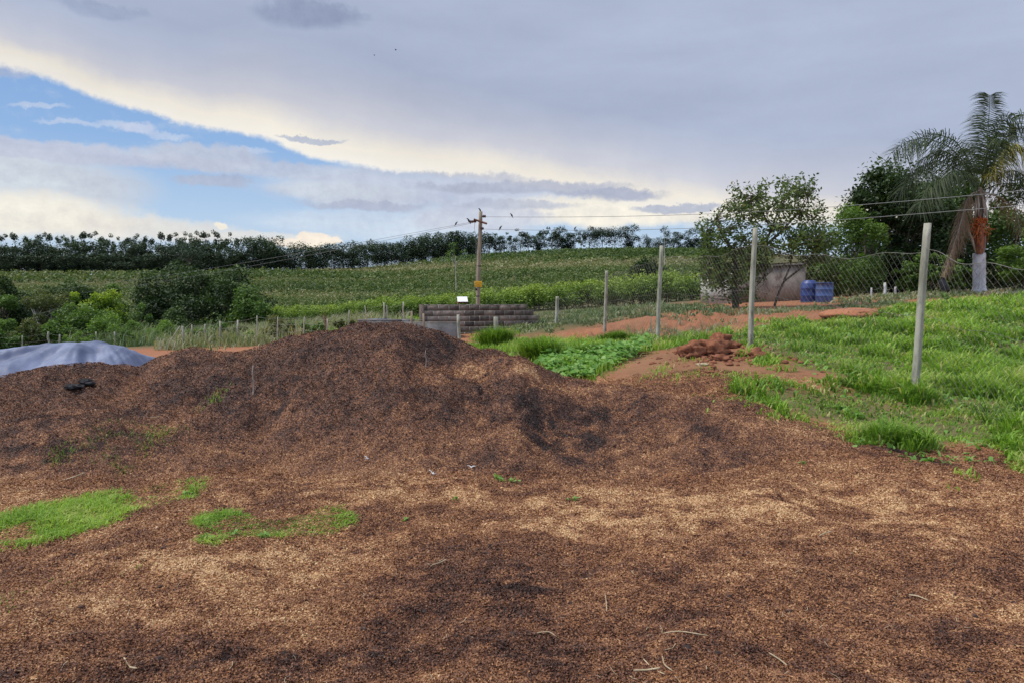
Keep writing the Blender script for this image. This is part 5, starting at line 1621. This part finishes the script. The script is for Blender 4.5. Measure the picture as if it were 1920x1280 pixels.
def fields():
    r_ = np.random.default_rng(88)
    X = []; Y = []; RT = []
    Yv = 76.0
    while Yv < 470:
        sp = 3.0 if Yv < 150 else (4.2 if Yv < 260 else 6.5)
        st = 1.25 if Yv < 150 else (1.9 if Yv < 260 else 3.0)
        xa, xb = -.80 * Yv, .36 * Yv
        xs = np.arange(xa, xb, st); xs = xs + r_.normal(0, st * .2, len(xs))
        X.append(xs); RT.append(np.full(len(xs), r_.normal(0, .11))); Y.append(Yv + .10 * xs + r_.normal(0, .25, len(xs)) + fbm(xs * .02, xs * 0 + Yv * .03, 4, 2) * 6)
        Yv += sp
    X = np.concatenate(X); Y = np.concatenate(Y); RT = np.concatenate(RT)
    u = X / Y
    ridY = np.interp(u * F + 960, [-100, 500, 650, 760, 900, 1100, 1330], [316, 322, 352, 394, 460, 466, 466])
    k = (Y < ridY) & (Y > 74)
    # ragged gaps
    k &= fbm(X * .05, Y * .05, 14, 3) > -.42
    X, Y, RT = X[k], Y[k], RT[k]
    Z = base_z(X, Y)
    py = 560 + 0 * Y - (Z - EYE) / Y * F
    pxx = X / Y * F + 960
    # crop bands follow the slope: pale dry strip / green block / dark far block
    band = .53 + .22 * fbm(X * .035, Y * .05, 33, 4)
    pale = np.exp(-((py - (507 - (pxx - 700) * .018)) / 9) ** 2) * np.clip((pxx - 480) / 200, 0, 1)
    pale2 = np.exp(-((py - 562) / 7) ** 2) * np.clip((pxx - 420) / 60, 0, 1) * np.clip((760 - pxx) / 60, 0, 1)
    darkb = np.exp(-((py - 549) / 4) ** 2) * np.clip((pxx - 420) / 60, 0, 1) * np.clip((860 - pxx) / 60, 0, 1)
    fardk = np.clip((pxx - 850) / 60, 0, 1) * np.clip((499 - (pxx - 900) * .02 - py) / 5, 0, 1)
    pale3 = np.exp(-((py - 520) / 5) ** 2) * np.clip((300 - pxx) / 100, 0, 1) * .7
    t = band + .34 * pale + .34 * pale2 - .28 * darkb - .14 * fardk + .25 * pale3 + RT
    w = np.where(Y < 150, .85, np.where(Y < 260, 1.3, 2.1)) * (.8 + .4 * r_.random(len(X)))
    h = np.where(Y < 260, 1.7, 2.2) * (.75 + .5 * r_.random(len(X))) * (1 - .35 * pale - .3 * pale2 + .25 * darkb)
    Vs = []; Qs = []; Ts = []; off = 0
    for lo, hi, kk, lf in ((74, 150, 34, .34), (150, 260, 24, .60), (260, 480, 18, 1.05)):
        m_ = (Y >= lo) & (Y < hi)
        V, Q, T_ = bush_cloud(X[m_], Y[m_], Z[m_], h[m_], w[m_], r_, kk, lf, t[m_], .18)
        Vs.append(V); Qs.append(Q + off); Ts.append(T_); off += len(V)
    tag(mesh('coffee_field', np.concatenate(Vs), np.concatenate(Qs), M['field'], tone=np.concatenate(Ts)), 'rows of coffee bushes covering the gentle hillside up to the ridge treeline', 'crop field', kind='stuff')


fields()


def hedge():
    r_ = np.random.default_rng(99)
    tp = [(395, 598, 80), (450, 586, 78), (520, 577, 75), (600, 573, 70), (680, 563, 66), (760, 557, 62), (860, 551, 60), (910, 543, 57), (1010, 532, 53), (1110, 525, 50), (1200, 513, 47), (1260, 511, 46), (1335, 514, 44)]
    a = np.array(tp, float)
    G = 'coffee bushes of the front row behind the yard'
    px = 398
    lab = lambda p: ('coffee bush of the front row left of the block wall, flat yellow-green top' if p < 780 else 'coffee bush of the front row right behind the block wall and utility pole' if p < 1010 else 'tall coffee bush of the front row between the pole and the shed')
    # four prototypes, scaled copies
    pro = []
    for i in range(5):
        o = make_tree('coffee_bush', 'x', 'bush', (0, 0, 0), 2.0, 2.5, 'hedge', 500 + i, n=1700, leaf=.17, cb=.04, nb=13, shape='dome', blob=.45, hollow=.45, tone0=.52, tvar=.25, topb=.5, trunk=.04, multi=2, group=G)
        pro.append(o)
    used = set(); i = 0
    while px < 1345:
        Y = float(np.interp(px, a[:, 0], a[:, 2])); yt = float(np.interp(px, a[:, 0], a[:, 1])) + r_.uniform(-3, 3)
        for row in (0, 1):
            Yr = Y + row * 3.2 + r_.uniform(-.3, .3); pr = px + row * 9
            x = (pr - 960) / F * Yr; z = float(base_z(np.array([x]), np.array([Yr]))[0])
            top = at(pr, yt - row * 1.5, Yr)[2]; H = max(top - z, 1.2)
            o = pro[i % 5]; s = (H / 2.0)
            w = (1.0 + .25 * r_.random()) * (1.0 + .1 * (H > 2.4))
            if i % 5 not in used:
                used.add(i % 5); o.location = (x, Yr, z); o.scale = (w, w, s); o.rotation_euler = (0, 0, r_.uniform(0, 6)); o['label'] = lab(px)
            else: copy_tree(o, (x, Yr, z), r_.uniform(0, 6.28), (w, w, s), lab(px), G)
            i += 1
        px += 1.75 * F / Y * r_.uniform(.85, 1.1)


hedge()

# ---- trees and shrubs on the left slope
tr = 'tree'
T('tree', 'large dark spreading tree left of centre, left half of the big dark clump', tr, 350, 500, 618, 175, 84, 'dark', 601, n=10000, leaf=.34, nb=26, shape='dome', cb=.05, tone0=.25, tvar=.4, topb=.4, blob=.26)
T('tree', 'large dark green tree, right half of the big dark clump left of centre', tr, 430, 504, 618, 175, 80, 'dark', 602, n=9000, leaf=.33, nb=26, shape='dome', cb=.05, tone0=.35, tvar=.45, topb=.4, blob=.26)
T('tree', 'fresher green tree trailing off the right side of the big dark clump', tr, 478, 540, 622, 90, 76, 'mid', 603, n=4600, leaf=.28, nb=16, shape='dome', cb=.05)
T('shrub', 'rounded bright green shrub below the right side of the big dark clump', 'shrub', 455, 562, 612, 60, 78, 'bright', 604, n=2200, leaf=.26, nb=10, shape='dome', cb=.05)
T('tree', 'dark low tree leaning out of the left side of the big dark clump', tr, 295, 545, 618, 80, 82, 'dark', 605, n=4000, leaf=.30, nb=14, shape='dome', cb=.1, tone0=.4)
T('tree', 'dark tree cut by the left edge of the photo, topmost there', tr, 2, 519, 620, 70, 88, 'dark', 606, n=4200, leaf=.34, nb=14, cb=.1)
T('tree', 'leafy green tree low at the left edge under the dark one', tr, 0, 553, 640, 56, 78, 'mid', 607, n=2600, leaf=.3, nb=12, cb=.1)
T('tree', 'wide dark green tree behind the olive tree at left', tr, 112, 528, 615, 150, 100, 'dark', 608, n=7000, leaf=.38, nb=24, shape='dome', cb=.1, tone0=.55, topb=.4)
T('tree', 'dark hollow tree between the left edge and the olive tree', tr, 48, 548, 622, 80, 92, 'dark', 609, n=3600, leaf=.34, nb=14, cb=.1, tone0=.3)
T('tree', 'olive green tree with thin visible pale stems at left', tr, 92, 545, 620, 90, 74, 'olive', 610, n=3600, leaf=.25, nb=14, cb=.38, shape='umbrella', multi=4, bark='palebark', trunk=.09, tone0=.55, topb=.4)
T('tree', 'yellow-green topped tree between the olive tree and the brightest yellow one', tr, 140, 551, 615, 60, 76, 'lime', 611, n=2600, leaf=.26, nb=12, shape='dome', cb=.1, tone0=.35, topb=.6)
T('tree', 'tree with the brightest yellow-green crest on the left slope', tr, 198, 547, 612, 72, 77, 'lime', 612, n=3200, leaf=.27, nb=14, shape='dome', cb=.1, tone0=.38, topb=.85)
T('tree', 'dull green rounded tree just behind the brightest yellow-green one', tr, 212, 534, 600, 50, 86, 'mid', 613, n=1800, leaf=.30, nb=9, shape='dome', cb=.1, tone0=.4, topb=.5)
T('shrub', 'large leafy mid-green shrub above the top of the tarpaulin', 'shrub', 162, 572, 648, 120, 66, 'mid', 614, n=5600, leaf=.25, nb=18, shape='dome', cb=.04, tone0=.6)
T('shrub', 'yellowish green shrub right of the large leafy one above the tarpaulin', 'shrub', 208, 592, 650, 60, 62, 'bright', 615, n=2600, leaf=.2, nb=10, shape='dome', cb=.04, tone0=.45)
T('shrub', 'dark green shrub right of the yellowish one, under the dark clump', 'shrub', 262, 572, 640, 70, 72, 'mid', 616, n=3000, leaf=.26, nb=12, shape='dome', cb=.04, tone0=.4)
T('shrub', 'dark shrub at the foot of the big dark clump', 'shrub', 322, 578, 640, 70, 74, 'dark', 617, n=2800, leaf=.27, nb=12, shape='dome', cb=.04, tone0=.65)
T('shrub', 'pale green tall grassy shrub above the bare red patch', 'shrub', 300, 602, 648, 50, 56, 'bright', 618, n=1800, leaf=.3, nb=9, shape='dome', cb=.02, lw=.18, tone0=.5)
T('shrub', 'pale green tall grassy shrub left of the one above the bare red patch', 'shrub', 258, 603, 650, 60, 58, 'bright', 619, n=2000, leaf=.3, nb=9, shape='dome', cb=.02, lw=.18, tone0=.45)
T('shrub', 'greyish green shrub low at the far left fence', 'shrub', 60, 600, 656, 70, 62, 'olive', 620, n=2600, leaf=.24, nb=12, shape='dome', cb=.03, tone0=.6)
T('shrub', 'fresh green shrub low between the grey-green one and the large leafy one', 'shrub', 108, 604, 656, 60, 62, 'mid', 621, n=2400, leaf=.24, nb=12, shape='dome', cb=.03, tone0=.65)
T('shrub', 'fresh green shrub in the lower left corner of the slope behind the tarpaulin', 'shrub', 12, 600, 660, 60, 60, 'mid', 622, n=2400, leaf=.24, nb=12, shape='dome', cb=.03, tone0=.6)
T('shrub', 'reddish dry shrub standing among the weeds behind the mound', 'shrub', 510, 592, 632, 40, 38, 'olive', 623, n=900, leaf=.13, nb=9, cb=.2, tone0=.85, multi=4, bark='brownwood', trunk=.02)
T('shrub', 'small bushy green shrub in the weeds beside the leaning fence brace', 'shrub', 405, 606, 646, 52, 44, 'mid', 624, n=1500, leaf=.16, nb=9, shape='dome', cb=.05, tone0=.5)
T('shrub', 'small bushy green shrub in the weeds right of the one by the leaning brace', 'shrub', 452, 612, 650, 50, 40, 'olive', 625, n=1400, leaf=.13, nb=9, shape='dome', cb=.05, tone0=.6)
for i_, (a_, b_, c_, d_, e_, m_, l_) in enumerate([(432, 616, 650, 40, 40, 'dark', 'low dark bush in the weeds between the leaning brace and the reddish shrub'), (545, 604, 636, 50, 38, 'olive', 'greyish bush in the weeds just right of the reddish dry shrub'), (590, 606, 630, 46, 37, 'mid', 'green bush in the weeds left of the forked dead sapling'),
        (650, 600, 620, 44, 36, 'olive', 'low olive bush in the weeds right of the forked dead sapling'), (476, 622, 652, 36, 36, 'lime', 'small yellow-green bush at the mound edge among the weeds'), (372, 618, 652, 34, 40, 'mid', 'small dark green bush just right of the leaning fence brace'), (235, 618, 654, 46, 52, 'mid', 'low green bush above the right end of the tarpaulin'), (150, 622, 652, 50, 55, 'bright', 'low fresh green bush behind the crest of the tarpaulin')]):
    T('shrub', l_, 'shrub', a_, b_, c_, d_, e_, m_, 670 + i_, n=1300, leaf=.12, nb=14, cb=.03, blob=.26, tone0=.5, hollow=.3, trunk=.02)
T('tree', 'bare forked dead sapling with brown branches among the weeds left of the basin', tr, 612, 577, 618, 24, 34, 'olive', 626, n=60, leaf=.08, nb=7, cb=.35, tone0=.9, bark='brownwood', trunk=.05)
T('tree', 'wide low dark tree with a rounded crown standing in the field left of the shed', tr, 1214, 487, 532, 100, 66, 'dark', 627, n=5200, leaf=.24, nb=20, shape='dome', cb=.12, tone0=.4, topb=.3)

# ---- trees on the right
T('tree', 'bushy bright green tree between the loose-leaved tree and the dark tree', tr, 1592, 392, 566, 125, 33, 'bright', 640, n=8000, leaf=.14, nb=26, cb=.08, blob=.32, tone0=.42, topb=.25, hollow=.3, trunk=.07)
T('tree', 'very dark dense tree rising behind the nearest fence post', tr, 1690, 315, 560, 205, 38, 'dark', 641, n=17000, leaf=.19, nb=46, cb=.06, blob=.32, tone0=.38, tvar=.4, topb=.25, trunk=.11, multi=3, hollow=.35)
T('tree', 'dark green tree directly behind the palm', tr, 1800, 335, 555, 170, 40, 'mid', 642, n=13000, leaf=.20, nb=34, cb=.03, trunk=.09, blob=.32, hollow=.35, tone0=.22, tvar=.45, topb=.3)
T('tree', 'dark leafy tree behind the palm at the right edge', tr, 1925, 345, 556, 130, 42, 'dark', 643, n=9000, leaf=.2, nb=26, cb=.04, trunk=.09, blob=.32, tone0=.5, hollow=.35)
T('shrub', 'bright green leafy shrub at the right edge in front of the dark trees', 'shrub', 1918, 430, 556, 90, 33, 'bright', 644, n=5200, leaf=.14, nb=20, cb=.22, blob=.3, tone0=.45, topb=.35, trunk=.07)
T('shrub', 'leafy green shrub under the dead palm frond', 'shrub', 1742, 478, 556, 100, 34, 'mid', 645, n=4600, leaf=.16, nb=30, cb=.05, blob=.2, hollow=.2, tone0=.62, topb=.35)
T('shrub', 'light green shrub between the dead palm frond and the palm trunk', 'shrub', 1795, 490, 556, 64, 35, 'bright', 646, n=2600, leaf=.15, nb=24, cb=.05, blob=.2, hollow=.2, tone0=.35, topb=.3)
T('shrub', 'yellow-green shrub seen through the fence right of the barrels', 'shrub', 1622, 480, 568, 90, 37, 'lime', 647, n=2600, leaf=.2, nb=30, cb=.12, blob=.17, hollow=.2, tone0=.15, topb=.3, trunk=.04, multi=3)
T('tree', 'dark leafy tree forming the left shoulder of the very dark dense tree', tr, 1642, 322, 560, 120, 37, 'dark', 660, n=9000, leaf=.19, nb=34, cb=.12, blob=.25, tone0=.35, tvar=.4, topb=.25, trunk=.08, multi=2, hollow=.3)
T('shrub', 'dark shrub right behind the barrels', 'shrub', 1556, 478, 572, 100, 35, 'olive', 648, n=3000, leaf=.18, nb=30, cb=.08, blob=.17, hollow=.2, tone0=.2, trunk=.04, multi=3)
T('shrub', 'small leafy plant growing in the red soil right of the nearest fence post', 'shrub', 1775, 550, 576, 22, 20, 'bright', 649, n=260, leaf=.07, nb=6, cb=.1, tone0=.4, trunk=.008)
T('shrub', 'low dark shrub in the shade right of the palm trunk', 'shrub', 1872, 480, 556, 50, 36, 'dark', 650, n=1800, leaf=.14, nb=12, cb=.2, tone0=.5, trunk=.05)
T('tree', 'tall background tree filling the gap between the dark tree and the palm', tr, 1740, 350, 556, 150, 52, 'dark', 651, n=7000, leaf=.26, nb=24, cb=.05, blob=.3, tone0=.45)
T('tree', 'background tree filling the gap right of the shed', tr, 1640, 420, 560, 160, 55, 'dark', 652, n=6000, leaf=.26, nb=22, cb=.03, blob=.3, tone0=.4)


def loose_tree():
    """airy citrus-like tree in front of the shed"""
    Y = 25.0; r_ = np.random.default_rng(700)
    b = at(1380, 588, Y); g = float(base_z(b[0:1], b[1:2])[0]); b[2] = g
    root = empty('tree', b, 'airy loose-leaved tree with sky showing through, in front of the shed', 'tree')
    P = lambda px, py, dy=0: at(px, py, Y + dy)
    limbs = [([(1380, 592), (1379, 560), (1376, 530), (1383, 505)], .12, .09), ([(1383, 505), (1372, 470), (1352, 435), (1340, 415)], .08, .03), ([(1383, 505), (1410, 480), (1434, 462), (1446, 430), (1462, 390)], .08, .02),
             ([(1378, 512), (1350, 495), (1335, 480)], .06, .02), ([(1434, 462), (1470, 430), (1500, 395), (1515, 365)], .05, .015), ([(1446, 430), (1430, 400), (1420, 370)], .04, .012), ([(1434, 462), (1440, 500), (1432, 520)], .03, .02),
             ([(1452, 574), (1462, 545), (1470, 528), (1500, 505), (1522, 485), (1530, 462)], .045, .02), ([(1470, 526), (1482, 500), (1484, 480), (1488, 450)], .035, .015), ([(1340, 415), (1330, 430), (1325, 460)], .03, .012), ([(1383, 505), (1430, 497), (1500, 492)], .035, .015)]
    mb = MB(); tips = []
    for pts, r0, r1 in limbs:
        Q = np.array([P(a, c, r_.uniform(-.25, .25)) for a, c in pts]); Q[0] = P(*pts[0])
        mb.tube(Q, np.linspace(r0, r1, len(Q)), 7, .5, wob=.15, seed=len(tips)); tips.append(Q)
    env = [(1500, 1572, 405, 500), (1340, 1425, 495, 562), (1310, 1350, 440, 565), (1310, 1345, 405, 520), (1345, 1400, 385, 520), (1365, 1440, 350, 500), (1420, 1500, 340, 480), (1460, 1535, 335, 470), (1490, 1548, 385, 470), (1330, 1440, 440, 530), (1320, 1360, 490, 545), (1440, 1545, 430, 490), (1370, 1480, 365, 440), (1395, 1520, 350, 420)]
    wts = np.array([.07, .10, .10, .09, .12, .12, .13, .10, .06, .15, .05, .08, .06, .04]); wts /= wts.sum()
    C = []; TT = []
    allp = np.concatenate(tips)
    for k in range(760):
        x0, x1, y0, y1 = env[r_.choice(len(env), p=wts)]
        px = r_.uniform(x0, x1); py = r_.uniform(y0, y1)
        c = P(px, py, r_.normal(0, .65))
        d = np.linalg.norm(allp - c, axis=1); j = d.argmin()
        m_ = (allp[j] + c) / 2 + r_.normal(0, .08, 3) + [0, 0, -.05]
        mb.tube([allp[j], m_, c], [.014, .009, .004], 4, .5, False)
        n = int(r_.uniform(9, 20)); s = .15 + .12 * r_.random()
        dirv = (c - m_) / (np.linalg.norm(c - m_) + 1e-6)
        t = r_.uniform(-1.1, .6, n)
        C.append(c + dirv * t[:, None] * s * 1.4 + r_.normal(0, s * .42, (n, 3))); TT.append(np.clip(.42 + r_.normal(0, .12) + r_.normal(0, .17, n), 0, 1))
    # sprigs standing out of the crown against the sky
    for (px, py) in [(1333, 400), (1322, 412), (1362, 385), (1386, 362), (1400, 355), (1388, 358), (1440, 345), (1452, 335), (1468, 328), (1478, 332), (1503, 322), (1510, 333), (1518, 328), (1535, 350), (1544, 374), (1538, 378), (1376, 372), (1424, 338), (1463, 330), (1527, 340), (1316, 425), (1490, 345)]:
        c = P(px, py + 3, r_.normal(0, .3)); d = np.linalg.norm(allp - c, axis=1); j = d.argmin()
        mb.tube([allp[j], (allp[j] + c) / 2 + r_.normal(0, .05, 3), c], [.012, .007, .003], 4, .5, False)
        n = 9; t = r_.uniform(0, 1, n); dv = np.array([r_.normal(0, .3), 0, 1.0])
        C.append(c - dv * t[:, None] * .28 + r_.normal(0, .045, (n, 3))); TT.append(np.clip(.45 + r_.normal(0, .15, n), 0, 1))
    C = np.concatenate(C); TT = np.concatenate(TT)
    V, Q, T_ = leaves(C, .130, .066, r_, TT, .1)
    mesh('crown', V, Q, M['citrus'], root, tone=T_)
    mb.build('trunk', M['bark'], root)


loose_tree()


# ------------------------------------------------------------------ palm
def palm():
    Y = 30.0; r_ = np.random.default_rng(800)
    b = at(1836, 553, Y); g = float(base_z(b[0:1], b[1:2])[0]); b[2] = min(b[2], g)
    root = empty('palm_tree', b, 'feather palm with whitewashed trunk foot, orange fruit and one hanging dead frond', 'palm')
    P = lambda px, py, dy=0.0: at(px, py, Y + dy)
    k = P(1836, 475)
    mb = MB(); zz = np.linspace(0, 1, 14)
    mb.tube([b + (k - b) * q - [0, 0, .1 * (q == 0)] for q in zz], [.36, .30, .25] + [.235 + .01 * math.sin(i * 2.2) for i in range(11)], 16, .5, wob=.06)
    mb.build('limewashed_trunk', M['limewash'], root, smooth=True)
    t = P(1838, 352)
    mb = MB(); mb.tube([k + (t - k) * q + [.015 * math.sin(q * 11), 0, 0] for q in zz], [.17 + .012 * (i % 2) + .05 * math.sin(min(i / 5, 1) * PI) for i in range(10)] + [.20, .18, .13, .08], 12, .5, wob=.12)
    mb.build('upper_trunk', M['palmbark'], root)
    for (x0, y0, x1, y1) in [(1829, 372, 1828, 410), (1846, 375, 1851, 420), (1833, 365, 1834, 405), (1842, 368, 1846, 405), (1814, 426, 1829, 474), (1838, 470, 1845, 400)]:
        p0, p1 = P(x0, y0, -.22), P(x1, y1, -.24)
        mb = MB(); mb.tube([p0, (p0 + p1) / 2 + [0, -.04, 0], p1], [.025, .055, .03], 6, .5); mb.build('leaf_sheath', M['palebark'], root)

    def frond(pts, nl, ll, name, mat, tone, up=(0, 0, 1), droop=.6, r0=.03, fan=1.0, gap=.12, ragged=.12):
        A = np.array([P(*q) for q in pts]); m_ = 60
        tt = np.linspace(0, 1, m_); kn = np.linspace(0, 1, len(A))
        C = np.stack([np.interp(tt, kn, A[:, j]) for j in range(3)], 1)
        for _ in range(14): C[1:-1] = (C[:-2] + 2 * C[1:-1] + C[2:]) / 4
        mb = MB(); mb.tube(C, np.linspace(r0, .006, m_), 6, .5, False)
        T_ = np.gradient(C, axis=0); T_ /= np.linalg.norm(T_, axis=1)[:, None]
        Vs = []; n = 0
        nl = int(nl * (1.7 if mat == 'palm' else 1.0)); s = gap + (1 - gap) * (np.arange(nl) + r_.random(nl) * .4) / nl
        for sd in (-1, 1):
            for q in s:
                i = min(int(q * (m_ - 1)), m_ - 1); c = C[i]; t_ = T_[i]
                side = np.cross(t_, np.array(up, float)); ns = np.linalg.norm(side)
                side = side / ns if ns > .15 else np.array([1., 0, 0])
                nrm = np.cross(side, t_)
                L = ll * (.45 + .55 * math.sin(min(1, (q - gap) / (1 - gap) * 1.15 + .15) * PI * .85)) * (1 + ragged * r_.normal())
                el = r_.uniform(-.35, .55) * fan
                d = side * sd * math.cos(el) + nrm * math.sin(el) + t_ * (.35 + .35 * q)
                d /= np.linalg.norm(d)
                wv = np.cross(d, nrm); wv /= np.linalg.norm(wv) + 1e-6; wv = wv * (.018 if mat == 'palm' else .014)
                pts_ = []
                for f in (0, .33, .66, 1.0):
                    pts_.append(c + d * L * f + np.array([0, 0, -1]) * droop * L * f * f)
                w = [.5, 1.0, .7, .08]
                for f in range(4): Vs += [pts_[f] - wv * w[f], pts_[f] + wv * w[f]]
                n += 1
        V = np.array(Vs); bb = np.arange(n)[:, None] * 8
        Q = np.concatenate([bb + np.array([[0, 1, 3, 2]]), bb + np.array([[2, 3, 5, 4]]), bb + np.array([[4, 5, 7, 6]])])
        o = mesh(name, V, Q, M[mat], root, tone=np.repeat(np.clip(tone + r_.normal(0, .12, n), 0, 1), 8))
        ra = mb.build('rachis', M['palebark'] if mat != 'palm' else M['palm'], o)
        return o
    FT = .35
    frond([(1838, 355), (1847, 320), (1852, 260), (1855, 205), (1856, 178)], 54, 1.2, 'frond', 'palm', FT, up=(0, 1, 0), droop=.55, fan=.7, gap=.2)
    frond([(1838, 355), (1850, 325), (1851, 270, .3), (1850, 235, .6), (1840, 215, 1.0)], 40, 1.0, 'frond', 'palm', .25, up=(0, 1, 0), droop=.5, fan=.9, gap=.2)
    frond([(1835, 352), (1815, 312), (1780, 274), (1735, 258), (1695, 266), (1672, 288)], 66, 1.05, 'frond', 'palm', FT, droop=.55, fan=2.4)
    frond([(1833, 354), (1805, 322), (1760, 300), (1712, 318), (1690, 362)], 60, 1.05, 'frond', 'palm', .3, droop=.75, fan=2.0)
    frond([(1834, 354, 0), (1800, 300, .8), (1765, 280, 1.2), (1725, 300, 1.5), (1706, 345, 1.6)], 50, .85, 'frond', 'palm', .25, droop=.8, fan=1.3)
    frond([(1833, 356), (1812, 330, -.6), (1788, 318, -1.0), (1762, 338, -1.3), (1748, 378, -1.5)], 46, .8, 'frond', 'palm', .3, droop=.8, fan=1.3)
    frond([(1840, 352), (1860, 310), (1880, 262), (1903, 224), (1935, 210), (1970, 232)], 60, 1.0, 'frond', 'palm', .32, droop=.6, fan=2.2)
    frond([(1840, 352), (1868, 300, .5), (1890, 250, .7), (1925, 235, .9), (1960, 262, 1.0)], 54, .8, 'frond', 'palm', .2, droop=.7, fan=1.5)
    frond([(1841, 353), (1862, 322, -.4), (1884, 290, -.6), (1906, 268, -.9), (1930, 290, -1.1)], 60, .95, 'frond', 'palm', .85, droop=1.0, fan=1.8)
    frond([(1841, 356), (1868, 332), (1900, 318), (1930, 335), (1950, 380)], 50, .85, 'frond', 'palm', .3, droop=.8, fan=1.4)
    frond([(1841, 358), (1872, 345, .5), (1908, 345, .8), (1938, 375, 1.0), (1945, 420, 1.1)], 44, .8, 'frond', 'palm', .25, droop=.8, fan=1.4)
    frond([(1839, 354), (1846, 300, -.7), (1862, 262, -1.1), (1880, 262, -1.6), (1892, 300, -2.0)], 46, .8, 'frond', 'palm', .3, up=(.6, 0, 1), droop=.7, fan=1.3)
    frond([(1836, 354), (1828, 310, .8), (1812, 278, 1.2), (1795, 285, 1.8), (1786, 320, 2.0)], 46, .8, 'frond', 'palm', .25, up=(-.6, 0, 1), droop=.7, fan=1.3)
    frond([(1835, 352, .3), (1818, 300, .6), (1790, 262, .9), (1752, 250, 1.1), (1716, 262, 1.2), (1694, 292, 1.2)], 56, .95, 'frond', 'palm', .25, droop=.6, fan=2.2)
    frond([(1834, 355, -.3), (1812, 335, -.7), (1775, 330, -1.0), (1742, 350, -1.2), (1722, 390, -1.3)], 50, .95, 'frond', 'palm', .3, droop=.8, fan=1.8)
    frond([(1840, 354, .2), (1852, 300, .4), (1866, 250, .5), (1884, 222, .6), (1905, 225, .7)], 50, 1.0, 'frond', 'palm', .22, up=(0, 1, 0), droop=.6, fan=1.6)
    frond([(1842, 360), (1880, 372, .3), (1905, 395, .4), (1915, 440, .4)], 40, .6, 'dead_frond', 'deadpalm', .4, droop=1.2, fan=1.0)
    frond([(1835, 358, -.2), (1822, 363, -.3), (1811, 378, -.35), (1800, 425, -.4), (1782, 480, -.4), (1768, 522, -.4)], 110, .46, 'dead_frond', 'deadpalm', .5, droop=1.5, fan=1.4, gap=.25, r0=.03)
    frond([(1834, 360, -.2), (1820, 370, -.25), (1808, 400, -.3), (1795, 450, -.35), (1778, 500, -.35)], 80, .40, 'dead_frond', 'deadpalm', .35, droop=1.5, fan=1.4, gap=.25, r0=.02)
    # fruit: tangled orange strands with berries
    mb = MB()
    for i in range(170):
        s0 = P(1838 + r_.normal(0, 4), r_.uniform(408, 425), -.28)
        e = P(1837 + r_.normal(0, 9.5) * (1 - .3 * r_.random()), r_.uniform(408, 458), -.28 + r_.normal(0, .12))
        m_ = (s0 + e) / 2 + r_.normal(0, .06, 3)
        mb.tube([s0, m_, e], [.008, .012, .008], 4, .5, False)
        for j in range(3):
            c = m_ + (e - m_) * r_.random() + r_.normal(0, .02, 3)
            mb.box(c, (.035, .035, .035), r_.uniform(0, 3), .5, .012)
    mb.build('fruit_cluster', M['fruit'], root)
    mb = MB(); mb.tube([P(1837, 476, -.2), P(1836, 455, -.24), P(1836, 420, -.26)], [.11, .17, .20], 10, .5, wob=.35); mb.build('fruit_stalk', M['spathe'], root)
    for i in range(3):
        pass


palm()


def black_bag():
    c = at(1768, 521, 29.4); e = at(1771, 549, 29.4)
    mb = MB(); mb.tube([c, c + (e - c) * .2 + [-.05, 0, 0], c + (e - c) * .55 + [0, 0, 0], c + (e - c) * .85, e], [.07, .13, .16, .17, .14], 12, .5, wob=.3)
    tag(mb.build('black_sack', M['black'], smooth=True, loc=e), 'black sack standing under the tip of the dead palm frond', 'sack')


black_bag()
